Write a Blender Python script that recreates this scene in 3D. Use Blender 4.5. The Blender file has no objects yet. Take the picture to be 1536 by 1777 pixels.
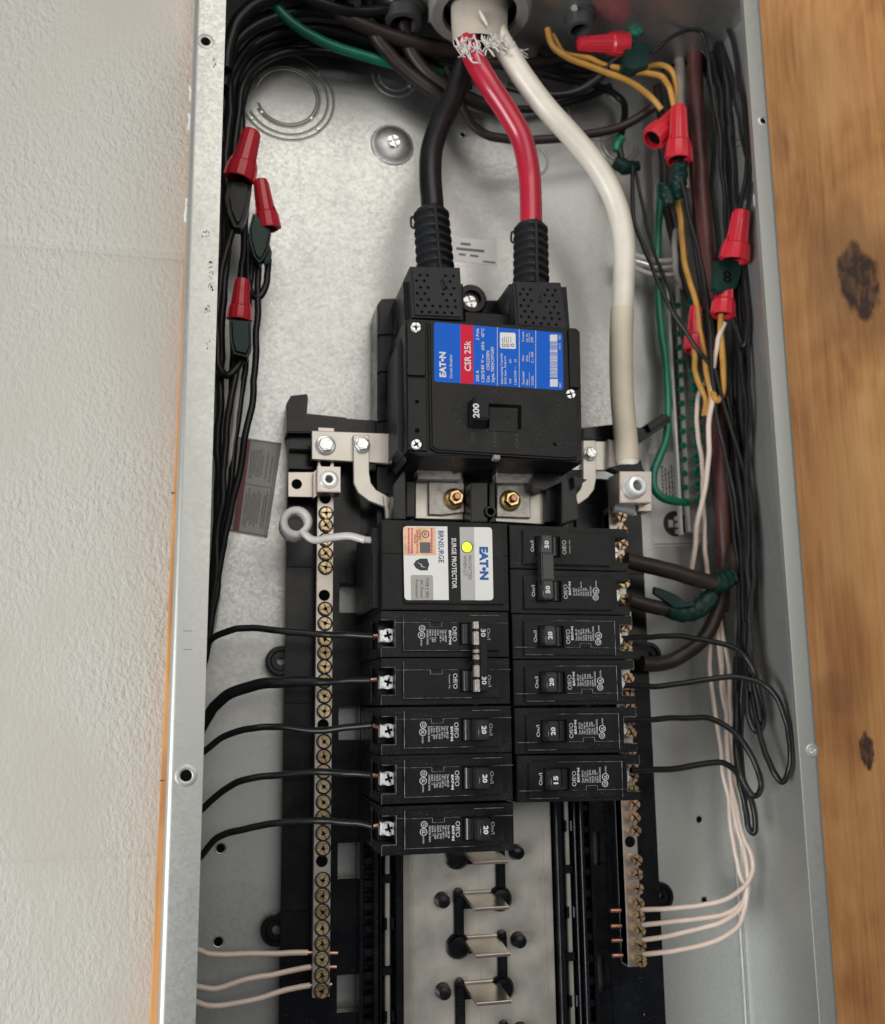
import bpy, bmesh, math, random
from mathutils import Vector, Matrix
random.seed(7)
U = 0.0254                      # everything below is given in inches
sc = bpy.context.scene
COL = sc.collection
V = Vector

# ------------------------------------------------------------------ camera
F, PX, PY = 1690.0, 768.0, 925.0
RIGHT = V((0.97329, -0.229265, -0.011978))      # x right, y into the wall, z up
DOWN = V((0.028316, 0.171658, -0.984750))
FWD = V((0.227825, 0.958108, 0.173565))
CAM = V((-6.3518, -20.3034, -1.4504))
cam = bpy.data.cameras.new('camera')
cam.sensor_fit = 'HORIZONTAL'
cam.sensor_width = 36.0
cam.lens = F * 36.0 / 1536.0
cam.shift_y = (PY - 888.5) / 1536.0
cam.clip_start = 0.02
cam.clip_end = 50
cam.dof.use_dof = True
cam.dof.focus_distance = 20.9 * U
cam.dof.aperture_fstop = 8.5
co = bpy.data.objects.new('camera', cam)
COL.objects.link(co)
Rm = Matrix((RIGHT, -DOWN, -FWD)).transposed()
co.matrix_world = Matrix.Translation(CAM * U) @ Rm.to_4x4()
sc.camera = co

# ------------------------------------------------------------------ light
world = bpy.data.worlds.new('World')
sc.world = world
world.use_nodes = True
world.node_tree.nodes['Background'].inputs[0].default_value = (0.86, 0.93, 1.0, 1)
world.node_tree.nodes['Background'].inputs[1].default_value = 0.095

def area(name, loc, target, sx, sy, power, color):
    l = bpy.data.lights.new(name, 'AREA')
    l.shape = 'RECTANGLE'
    l.size = sx * U
    l.size_y = sy * U
    l.energy = power
    l.color = color
    o = bpy.data.objects.new(name, l)
    COL.objects.link(o)
    o.location = V(loc) * U
    o.rotation_euler = (V(target) - V(loc)).to_track_quat('-Z', 'Y').to_euler()
    return o

area('ceiling_and_fill_lamp', (-4, -56, 54), (0, 2, 2), 54, 26, 8.0, (1.0, 0.95, 0.87))
area('window_light', (-60, -38, -20), (7, 2, -5), 34, 34, 24.0, (0.97, 0.98, 1.0))
area('ceiling_and_fill_lamp', (14, -84, 24), (1, 3, -2), 70, 40, 10.0, (1.0, 0.96, 0.90))  # added fill behind the camera to brighten the bars, not a ceiling lamp

sc.view_settings.view_transform = 'Standard'
sc.view_settings.look = 'None'
sc.view_settings.exposure = 0.24
sc.view_settings.gamma = 1.0
sc.cycles.use_denoising = True
sc.cycles.max_bounces = 8
sc.cycles.sample_clamp_indirect = 6

# ------------------------------------------------------------------ helpers
def P(u, v, y):
    """point at depth y (inches) that the photograph shows at pixel u, v"""
    d = RIGHT * ((u - PX) / F) + DOWN * ((v - PY) / F) + FWD
    return CAM + d * ((y - CAM.y) / d.y)

def PB(u, v, y, lim=7.12):
    """as P, kept inside the right side of the box"""
    p = P(u, v, y)
    while p.x > lim and y > 0.05:
        y -= 0.05
        p = P(u, v, y)
    return p

def PXw(u, v, x):
    d = RIGHT * ((u - PX) / F) + DOWN * ((v - PY) / F) + FWD
    return CAM + d * ((x - CAM.x) / d.x)

_t2d = {}
def text2d(s, bold=0.0, align='LEFT'):
    k = (s, bold, align)
    if k in _t2d:
        return _t2d[k]
    cu = bpy.data.curves.new('t', 'FONT')
    cu.body = s
    cu.size = 1.0
    cu.resolution_u = 2
    cu.offset = bold
    cu.align_x = align
    cu.space_line = 1.02
    o = bpy.data.objects.new('t', cu)
    COL.objects.link(o)
    dg = bpy.context.evaluated_depsgraph_get()
    me = bpy.data.meshes.new_from_object(o.evaluated_get(dg))
    vs = [(v.co.x, v.co.y) for v in me.vertices]
    fs = [tuple(p.vertices) for p in me.polygons]
    bpy.data.objects.remove(o)
    bpy.data.curves.remove(cu)
    bpy.data.meshes.remove(me)
    x0 = min(v[0] for v in vs); x1 = max(v[0] for v in vs)
    y0 = min(v[1] for v in vs); y1 = max(v[1] for v in vs)
    w = x1 - x0; h = y1 - y0
    vs = [((a - x0) / w - .5, (b - y0) / h - .5) for a, b in vs]
    _t2d[k] = (vs, fs)
    return _t2d[k]

class MB:
    def __init__(s):
        s.v = []; s.f = []
    def add(s, vs, fs):
        n = len(s.v)
        s.v += [V(a) for a in vs]
        s.f += [tuple(i + n for i in f) for f in fs]
        return s
    def addbm(s, bm):
        bm.verts.index_update()
        s.add([v.co.copy() for v in bm.verts], [tuple(v.index for v in f.verts) for f in bm.faces])
        bm.free()
        return s
    def box(s, x0, x1, y0, y1, z0, z1, bev=0.0, seg=1):
        return s.prism([(x0, z0), (x1, z0), (x1, z1), (x0, z1)], y0, y1, bev, seg)
    def prism(s, pts, y0, y1, bev=0.0, seg=1, all_edges=False):
        """polygon in x-z (counter-clockwise or not), front at y0, back at y1"""
        bm = bmesh.new()
        a = [bm.verts.new((x, y0, z)) for x, z in pts]
        b = [bm.verts.new((x, y1, z)) for x, z in pts]
        ff = bm.faces.new(a)
        bm.faces.new(b[::-1])
        n = len(pts)
        for i in range(n):
            bm.faces.new((a[i], b[i], b[(i + 1) % n], a[(i + 1) % n]))
        bmesh.ops.recalc_face_normals(bm, faces=bm.faces[:])
        if bev > 0:
            if all_edges:
                ed = [e for e in bm.edges if not all(abs(v.co.y - y1) < 1e-6 for v in e.verts)]
            else:
                ed = list(ff.edges)
            bmesh.ops.bevel(bm, geom=ed, offset=bev, segments=seg, affect='EDGES', clamp_overlap=True)
        return s.addbm(bm)
    def ppx(s, px, y0, y1, bev=0.0, seg=1):
        q = [P(u, v, y0) for u, v in px]
        return s.prism([(p.x, p.z) for p in q], y0, y1, bev, seg)
    def lathe(s, prof, o, axis, seg=18, rot=0.0, close=True):
        o = V(o); ax = V(axis).normalized()
        t = V((0, 0, 1)) if abs(ax.z) < .9 else V((1, 0, 0))
        a = ax.cross(t).normalized(); b = ax.cross(a)
        vs = []; fs = []
        for h, r in prof:
            for k in range(seg):
                th = 2 * math.pi * k / seg + rot
                vs.append(o + ax * h + (a * math.cos(th) + b * math.sin(th)) * r)
        for i in range(len(prof) - 1):
            for k in range(seg):
                k2 = (k + 1) % seg
                fs.append((i * seg + k, i * seg + k2, (i + 1) * seg + k2, (i + 1) * seg + k))
        if close:
            fs.append(tuple(range(seg))[::-1])
            m = (len(prof) - 1) * seg
            fs.append(tuple(range(m, m + seg)))
        return s.add(vs, fs)
    def tube(s, pts, rad, seg=10, cap=True, squash=None):
        pts = [V(p) for p in pts]
        n = len(pts)
        rs = rad if isinstance(rad, (list, tuple)) else [rad] * n
        tan = []
        for i in range(n):
            d = pts[min(i + 1, n - 1)] - pts[max(i - 1, 0)]
            tan.append(d.normalized() if d.length > 1e-9 else V((0, 0, 1)))
        up = V((0, -1, 0)) if abs(tan[0].y) < .9 else V((1, 0, 0))
        a = (up - tan[0] * up.dot(tan[0])).normalized()
        vs = []; fs = []
        for i in range(n):
            a = (a - tan[i] * a.dot(tan[i])).normalized()
            b = tan[i].cross(a)
            for k in range(seg):
                th = 2 * math.pi * k / seg
                q = squash if squash else 1.0
                vs.append(pts[i] + (a * math.cos(th) * q + b * math.sin(th)) * rs[i])
        for i in range(n - 1):
            for k in range(seg):
                k2 = (k + 1) % seg
                fs.append((i * seg + k, i * seg + k2, (i + 1) * seg + k2, (i + 1) * seg + k))
        if cap:
            fs.append(tuple(range(seg))[::-1])
            m = (n - 1) * seg
            fs.append(tuple(range(m, m + seg)))
        return s.add(vs, fs)
    def ring(s, o, R, r, a0=0, a1=360, n=40, axis='y', seg=6, flat=.5):
        o = V(o); pts = []
        full = abs(a1 - a0) >= 359.9
        for k in range(n + 1):
            t = math.radians(a0 + (a1 - a0) * k / n)
            c, d = math.cos(t) * R, math.sin(t) * R
            pts.append(o + (V((c, 0, d)) if axis == 'y' else V((0, c, d)) if axis == 'x' else V((c, d, 0))))
        return s.tube(pts, r, seg, cap=not full)
    def disc(s, o, r, seg=16, y=None):
        vs = [V(o) + V((math.cos(2 * math.pi * k / seg) * r, 0, math.sin(2 * math.pi * k / seg) * r)) for k in range(seg)]
        return s.add(vs, [tuple(range(seg))])
    def screw(s, c, r, h, rot=0.0, gap=.15, seg=18):
        """screw head facing -y with a cross recess; c is the middle of its seat"""
        c = V(c); A = (0, -1, 0)
        s.lathe([(0, r), (h * .25, r)], c, A, seg)
        for k in range(4):
            g = gap * r; a0 = math.asin(gap); poly = [(g, g)]
            for j in range(5):
                t = a0 + (math.pi / 2 - 2 * a0) * j / 4
                poly.append((math.cos(t) * r * .98, math.sin(t) * r * .98))
            t = rot + k * math.pi / 2; ct, st = math.cos(t), math.sin(t)
            top = []; bot = []
            cx = sum(p[0] for p in poly) / 6; cy = sum(p[1] for p in poly) / 6
            for x, z in poly:
                bot.append(c + V((x * ct - z * st, -h * .2, x * st + z * ct)))
                x = cx + (x - cx) * .86; z = cy + (z - cy) * .86
                top.append(c + V((x * ct - z * st, -h, x * st + z * ct)))
            n = len(poly)
            s.add(bot + top, [tuple(range(n, 2 * n))] + [(i, (i + 1) % n, n + (i + 1) % n, n + i) for i in range(n)])
        return s
    def text(s, string, cx, cz, y, L, H, d='right', bold=0.0, align='LEFT', rot=0.0):
        vs, fs = text2d(string, bold, align)
        cr, sr = math.cos(rot), math.sin(rot)
        out = []
        for a, b in vs:
            a *= L; b *= H
            a, b = a * cr - b * sr, a * sr + b * cr
            if d == 'down':
                out.append((cx + b, y, cz - a))
            elif d == 'up':
                out.append((cx - b, y, cz + a))
            else:
                out.append((cx + a, y, cz + b))
        return s.add(out, fs)
    def text_px(s, string, u0, v0, u1, v1, y, d='up', bold=0.0, align='LEFT'):
        um, vm = (u0 + u1) / 2, (v0 + v1) / 2
        c = P(um, vm, y)
        lx = (P(u1, vm, y) - P(u0, vm, y)).length
        lz = (P(um, v1, y) - P(um, v0, y)).length
        if d == 'right':
            return s.text(string, c.x, c.z, y, lx, lz, d, bold, align)
        return s.text(string, c.x, c.z, y, lz, lx, d, bold, align)
    def rect_px(s, u0, v0, u1, v1, y):
        a = [P(u0, v0, y), P(u1, v0, y), P(u1, v1, y), P(u0, v1, y)]
        x0 = (a[0].x + a[3].x) / 2; x1 = (a[1].x + a[2].x) / 2
        z1 = (a[0].z + a[1].z) / 2; z0 = (a[2].z + a[3].z) / 2
        return s.add([(x0, y, z0), (x1, y, z0), (x1, y, z1), (x0, y, z1)], [(0, 1, 2, 3)])

ORG = {}
def obj(name, mb, mat, parent=None, origin=None, smooth=35):
    o0 = V(origin) if origin is not None else (ORG.get(parent.name, V((0, 0, 0))) if parent else V((0, 0, 0)))
    me = bpy.data.meshes.new(name)
    me.from_pydata([tuple((v - o0) * U) for v in mb.v], [], mb.f)
    if smooth:
        me.polygons.foreach_set('use_smooth', [True] * len(me.polygons))
        me.set_sharp_from_angle(angle=math.radians(smooth))
    me.materials.append(MAT[mat])
    o = bpy.data.objects.new(name, me)
    COL.objects.link(o)
    if parent:
        o.parent = parent
        if origin is not None:
            o.location = (o0 - ORG.get(parent.name, V((0, 0, 0)))) * U
    else:
        o.location = o0 * U
    ORG[o.name] = o0
    return o

def tag(o, label=None, cat=None, group=None, kind=None):
    if label: o['label'] = label
    if cat: o['category'] = cat
    if group: o['group'] = group
    if kind: o['kind'] = kind
    return o

def thing(name, label, cat, loc=(0, 0, 0), group=None):
    o = bpy.data.objects.new(name, None)
    o.empty_display_size = 0.01
    COL.objects.link(o)
    o.location = V(loc) * U
    ORG[o.name] = V(loc)
    return tag(o, label, cat, group)

def spline(pts, n=6):
    pts = [V(p) for p in pts]
    q = [pts[0] * 2 - pts[1]] + pts + [pts[-1] * 2 - pts[-2]]
    out = []
    for i in range(1, len(q) - 2):
        a, b, c, d = q[i - 1:i + 3]
        for k in range(n):
            t = k / n
            out.append(.5 * ((2 * b) + (c - a) * t + (2 * a - 5 * b + 4 * c - d) * t * t + (3 * b - a - 3 * c + d) * t ** 3))
    out.append(pts[-1])
    return out

# ------------------------------------------------------------------ materials
MAT = {}
def mat(name, col, rough=.5, metal=0.0, var=0.0, vscale=40, bump=0.0, bscale=200, rvar=0.0, coat=0.0, emit=None, es=0, spec=.5, detail=4):
    m = bpy.data.materials.new(name)
    m.use_nodes = True
    nt = m.node_tree
    b = nt.nodes['Principled BSDF']
    b.inputs['Base Color'].default_value = (*col, 1)
    b.inputs['Roughness'].default_value = rough
    b.inputs['Metallic'].default_value = metal
    b.inputs['Specular IOR Level'].default_value = spec
    b.inputs['Coat Weight'].default_value = coat
    if emit:
        b.inputs['Emission Color'].default_value = (*emit, 1)
        b.inputs['Emission Strength'].default_value = es
    tc = nt.nodes.new('ShaderNodeTexCoord')
    if var > 0 or rvar > 0:
        n = nt.nodes.new('ShaderNodeTexNoise')
        n.inputs['Scale'].default_value = vscale
        n.inputs['Detail'].default_value = detail
        nt.links.new(tc.outputs['Object'], n.inputs['Vector'])
        if var > 0:
            r = nt.nodes.new('ShaderNodeValToRGB')
            r.color_ramp.elements[0].position = .3
            r.color_ramp.elements[1].position = .7
            r.color_ramp.elements[0].color = (*[c * (1 - var) for c in col], 1)
            r.color_ramp.elements[1].color = (*[min(1, c * (1 + var)) for c in col], 1)
            nt.links.new(n.outputs['Fac'], r.inputs['Fac'])
            nt.links.new(r.outputs['Color'], b.inputs['Base Color'])
        if rvar > 0:
            mr = nt.nodes.new('ShaderNodeMapRange')
            mr.inputs['From Min'].default_value = .3
            mr.inputs['From Max'].default_value = .7
            mr.inputs['To Min'].default_value = max(.03, rough - rvar)
            mr.inputs['To Max'].default_value = min(1, rough + rvar)
            nt.links.new(n.outputs['Fac'], mr.inputs['Value'])
            nt.links.new(mr.outputs['Result'], b.inputs['Roughness'])
    if bump > 0:
        n2 = nt.nodes.new('ShaderNodeTexNoise')
        n2.inputs['Scale'].default_value = bscale
        n2.inputs['Detail'].default_value = 3
        nt.links.new(tc.outputs['Object'], n2.inputs['Vector'])
        bp = nt.nodes.new('ShaderNodeBump')
        bp.inputs['Strength'].default_value = bump
        bp.inputs['Distance'].default_value = 0.001
        nt.links.new(n2.outputs['Fac'], bp.inputs['Height'])
        nt.links.new(bp.outputs['Normal'], b.inputs['Normal'])
    MAT[name] = m
    return m

def galvanised(name, col, rough, metal):
    m = mat(name, col, rough, metal)
    nt = m.node_tree; b = nt.nodes['Principled BSDF']
    tc = nt.nodes.new('ShaderNodeTexCoord')
    vo = nt.nodes.new('ShaderNodeTexVoronoi'); vo.inputs['Scale'].default_value = 620
    n = nt.nodes.new('ShaderNodeTexNoise'); n.inputs['Scale'].default_value = 26; n.inputs['Detail'].default_value = 6; n.inputs['Roughness'].default_value = .65
    nf = nt.nodes.new('ShaderNodeTexNoise'); nf.inputs['Scale'].default_value = 300; nf.inputs['Detail'].default_value = 4
    for q in (vo, n, nf): nt.links.new(tc.outputs['Object'], q.inputs['Vector'])
    sep = nt.nodes.new('ShaderNodeSeparateColor'); nt.links.new(vo.outputs['Color'], sep.inputs['Color'])
    mx = nt.nodes.new('ShaderNodeMath'); mx.operation = 'MULTIPLY_ADD'; mx.inputs[1].default_value = .34
    hf = nt.nodes.new('ShaderNodeMath'); hf.operation = 'MULTIPLY'; hf.inputs[1].default_value = .45
    nt.links.new(n.outputs['Fac'], hf.inputs[0])
    nt.links.new(sep.outputs['Red'], mx.inputs[0]); nt.links.new(hf.outputs[0], mx.inputs[2])
    mx2 = nt.nodes.new('ShaderNodeMath'); mx2.operation = 'MULTIPLY_ADD'; mx2.inputs[1].default_value = .25
    nt.links.new(nf.outputs['Fac'], mx2.inputs[0]); nt.links.new(mx.outputs[0], mx2.inputs[2])
    r = nt.nodes.new('ShaderNodeValToRGB')
    r.color_ramp.elements[0].position = .28; r.color_ramp.elements[1].position = .80
    r.color_ramp.elements[0].color = (*[c * .95 for c in col], 1)
    r.color_ramp.elements[1].color = (*[min(1, c * 1.03) for c in col], 1)
    nt.links.new(mx2.outputs[0], r.inputs['Fac']); nt.links.new(r.outputs['Color'], b.inputs['Base Color'])
    mr = nt.nodes.new('ShaderNodeMapRange')
    mr.inputs['From Min'].default_value = .3; mr.inputs['From Max'].default_value = .8
    mr.inputs['To Min'].default_value = rough + .07; mr.inputs['To Max'].default_value = rough - .07
    nt.links.new(mx2.outputs[0], mr.inputs['Value']); nt.links.new(mr.outputs['Result'], b.inputs['Roughness'])
    bp = nt.nodes.new('ShaderNodeBump'); bp.inputs['Strength'].default_value = .06; bp.inputs['Distance'].default_value = .0008
    nt.links.new(mx2.outputs[0], bp.inputs['Height']); nt.links.new(bp.outputs['Normal'], b.inputs['Normal'])
    return m

galvanised('galv', (.49, .495, .48), .41, .92)
galvanised('galv_flange', (.54, .545, .51), .44, .75)
mat('case_black', (.0075, .0075, .0080), .36, spec=.22, var=.35, vscale=70, rvar=.08, bump=.05, bscale=1500)
mat('case_matte', (.012, .012, .013), .5, spec=.25, var=.25, vscale=90, bump=.1, bscale=1800)
mat('case_edge', (.028, .028, .03), .5)
mat('worn_glint_edge', (.16, .16, .16), .45, var=.7, vscale=260)  # pale tone for scuffs and painted edge glints
mat('gloss_black', (.0042, .0046, .0062), .27, spec=.30, var=.3, vscale=60, rvar=.08)
mat('boot_black', (.016, .017, .019), .5, spec=.3, var=.2, vscale=90, bump=.06, bscale=900)
mat('hole_black', (.003, .003, .003), .9, spec=.1)
mat('tin', (.58, .545, .485), .40, .70, var=.10, vscale=60, rvar=.08)
mat('tin_rough', (.50, .47, .43), .45, .8, var=.22, vscale=220, bump=.25, bscale=700)
mat('bar_alu', (.52, .47, .42), .36, .85, var=.10, vscale=70, rvar=.06)
mat('steel', (.80, .80, .79), .26, .65, var=.06, vscale=120)
mat('zinc_yellow', (.66, .47, .22), .24, .95, var=.25, vscale=220)
mat('screw_zinc', (.93, .93, .91), .3, .30)
mat('stab_tin', (.50, .46, .40), .24, .96, var=.08, vscale=80)
mat('brass', (.48, .36, .20), .30, .75, var=.35, vscale=160)
mat('brass_light', (.62, .49, .30), .30, .75, var=.25, vscale=160)
mat('green_screw', (.012, .20, .12), .25, .35)
mat('handle_black', (.020, .020, .021), .26, spec=.5, var=.3, vscale=80)
mat('screw_bronze', (.50, .34, .22), .33, .75, var=.4, vscale=200)
mat('copper', (.50, .25, .17), .35, .9, var=.2, vscale=200)
mat('wire_black', (.011, .011, .012), .38, spec=.35, var=.35, vscale=50, coat=.06, bump=.12, bscale=260)
mat('wire_red', (.50, .018, .045), .32, var=.10, vscale=40, coat=.3)
mat('wire_white', (.82, .765, .65), .40, var=.07, vscale=60, coat=.12)
mat('wire_grey', (.50, .47, .44), .45, var=.08, vscale=60)
mat('wire_green', (.008, .20, .115), .34, var=.15, vscale=50, coat=.2)
mat('wire_yellow', (.55, .28, .055), .40, var=.18, vscale=70)
mat('wire_pink', (.75, .61, .515), .35, var=.08, vscale=80, coat=.2)
mat('cable_brown', (.030, .019, .016), .45, var=.3, vscale=60)
mat('cable_maroon', (.095, .030, .027), .45, var=.3, vscale=60)
mat('nut_red', (.62, .022, .040), .36, var=.08, vscale=60, coat=.15)
mat('tape_green', (.0035, .028, .023), .45, spec=.3, var=.35, vscale=90, bump=.2, bscale=220)
mat('tape_black', (.009, .010, .011), .42, spec=.3, var=.3, vscale=80, bump=.35, bscale=160)
mat('tape_cream', (.70, .62, .48), .45, var=.06, vscale=60)
mat('coil_grey', (.62, .60, .575), .4, var=.05, vscale=60, coat=.2)
mat('jacket', (.52, .46, .38), .6, var=.10, vscale=60)
mat('fibre', (.70, .66, .62), .6)
mat('hub_grey', (.32, .295, .27), .5, .2, var=.15, vscale=60)
mat('bushing', (.05, .05, .05), .5)
mat('label_blue', (.001, .115, .60), .45, spec=.2)
mat('label_red', (.66, .008, .040), .45, spec=.2)
mat('label_white', (.80, .79, .76), .42, var=.04, vscale=60)
mat('label_grey', (.40, .38, .355), .42, var=.06, vscale=40)
mat('label_silver', (.47, .465, .45), .40)
mat('label_hologram', (.86, .50, .30), .35, var=.25, vscale=160)
mat('ink_white', (.72, .72, .72), .5)
mat('ink_pale', (.64, .65, .65), .5)
mat('ink_dim', (.16, .16, .165), .5)
mat('ink_blue', (.006, .085, .34), .4)
mat('ink_navy', (.012, .03, .13), .4)
mat('ink_dark', (.03, .03, .032), .5)
mat('ink_grey', (.13, .12, .115), .5)
mat('ink_faded', (.22, .22, .21), .5)
mat('ink_red', (.42, .02, .03), .5)
mat('ink_magenta', (.62, .05, .16), .4)
mat('label_aged', (.36, .345, .33), .5, var=.10, vscale=40)
mat('maroon_band', (.17, .022, .03), .45)
mat('sticker', (.72, .70, .68), .5, var=.05, vscale=40)
mat('led', (.75, .95, .05), .3, emit=(.72, 1.0, .02), es=1.15)

def dusty(name, dust=(.055, .055, .055), thr=.66):
    m = MAT[name]; nt = m.node_tree; b = nt.nodes['Principled BSDF']; L = nt.links
    tc = nt.nodes.new('ShaderNodeTexCoord')
    n = nt.nodes.new('ShaderNodeTexNoise'); n.inputs['Scale'].default_value = 1100; n.inputs['Detail'].default_value = 2
    n2 = nt.nodes.new('ShaderNodeTexNoise'); n2.inputs['Scale'].default_value = 55; n2.inputs['Detail'].default_value = 4
    for q in (n, n2): L.new(tc.outputs['Object'], q.inputs['Vector'])
    ad = nt.nodes.new('ShaderNodeMath'); ad.operation = 'MULTIPLY_ADD'; ad.inputs[1].default_value = .35
    L.new(n2.outputs['Fac'], ad.inputs[0]); L.new(n.outputs['Fac'], ad.inputs[2])
    mr = nt.nodes.new('ShaderNodeMapRange'); mr.inputs['From Min'].default_value = thr + .15; mr.inputs['From Max'].default_value = thr + .30
    L.new(ad.outputs[0], mr.inputs['Value'])
    mx = nt.nodes.new('ShaderNodeMix'); mx.data_type = 'RGBA'
    src = b.inputs['Base Color'].links[0].from_socket
    L.new(mr.outputs['Result'], mx.inputs['Factor']); L.new(src, mx.inputs['A']); mx.inputs['B'].default_value = (*dust, 1)
    L.new(mx.outputs['Result'], b.inputs['Base Color'])
dusty('case_black'); dusty('gloss_black', (.035, .036, .038)); dusty('boot_black')
def masonry():
    m = mat('masonry_paint', (.60, .585, .545), .55)
    nt = m.node_tree; b = nt.nodes['Principled BSDF']
    tc = nt.nodes.new('ShaderNodeTexCoord')
    mp = nt.nodes.new('ShaderNodeMapping'); mp.inputs['Scale'].default_value = (1, 1, .62)
    nt.links.new(tc.outputs['Object'], mp.inputs['Vector'])
    n1 = nt.nodes.new('ShaderNodeTexNoise'); n1.inputs['Scale'].default_value = 380; n1.inputs['Detail'].default_value = 5; n1.inputs['Roughness'].default_value = .55
    n2 = nt.nodes.new('ShaderNodeTexNoise'); n2.inputs['Scale'].default_value = 14; n2.inputs['Detail'].default_value = 5
    n3 = nt.nodes.new('ShaderNodeTexNoise'); n3.inputs['Scale'].default_value = 150; n3.inputs['Detail'].default_value = 3
    vo = nt.nodes.new('ShaderNodeTexVoronoi'); vo.inputs['Scale'].default_value = 95; vo.inputs['Randomness'].default_value = 1
    for q in (n1, n2, n3, vo): nt.links.new(mp.outputs['Vector'], q.inputs['Vector'])
    pit = nt.nodes.new('ShaderNodeMapRange'); pit.inputs['From Min'].default_value = .05; pit.inputs['From Max'].default_value = .16
    nt.links.new(vo.outputs['Distance'], pit.inputs['Value'])
    a = nt.nodes.new('ShaderNodeMath'); a.operation = 'MULTIPLY_ADD'; a.inputs[1].default_value = .55
    nt.links.new(n3.outputs['Fac'], a.inputs[0]); nt.links.new(n1.outputs['Fac'], a.inputs[2])
    a2 = nt.nodes.new('ShaderNodeMath'); a2.operation = 'MULTIPLY_ADD'; a2.inputs[1].default_value = .18
    nt.links.new(pit.outputs['Result'], a2.inputs[0]); nt.links.new(a.outputs[0], a2.inputs[2])
    bp = nt.nodes.new('ShaderNodeBump'); bp.inputs['Distance'].default_value = .0026
    sr = nt.nodes.new('ShaderNodeMapRange'); sr.inputs['From Min'].default_value = .35; sr.inputs['From Max'].default_value = .65; sr.inputs['To Min'].default_value = .22; sr.inputs['To Max'].default_value = .85
    nt.links.new(n2.outputs['Fac'], sr.inputs['Value']); nt.links.new(sr.outputs['Result'], bp.inputs['Strength'])
    nt.links.new(a2.outputs[0], bp.inputs['Height']); nt.links.new(bp.outputs['Normal'], b.inputs['Normal'])
    r = nt.nodes.new('ShaderNodeValToRGB')
    r.color_ramp.elements[0].position = .32; r.color_ramp.elements[1].position = .68
    r.color_ramp.elements[0].color = (.505, .485, .430, 1); r.color_ramp.elements[1].color = (.585, .575, .525, 1)
    nt.links.new(n2.outputs['Fac'], r.inputs['Fac']); nt.links.new(r.outputs['Color'], b.inputs['Base Color'])
masonry()

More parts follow.
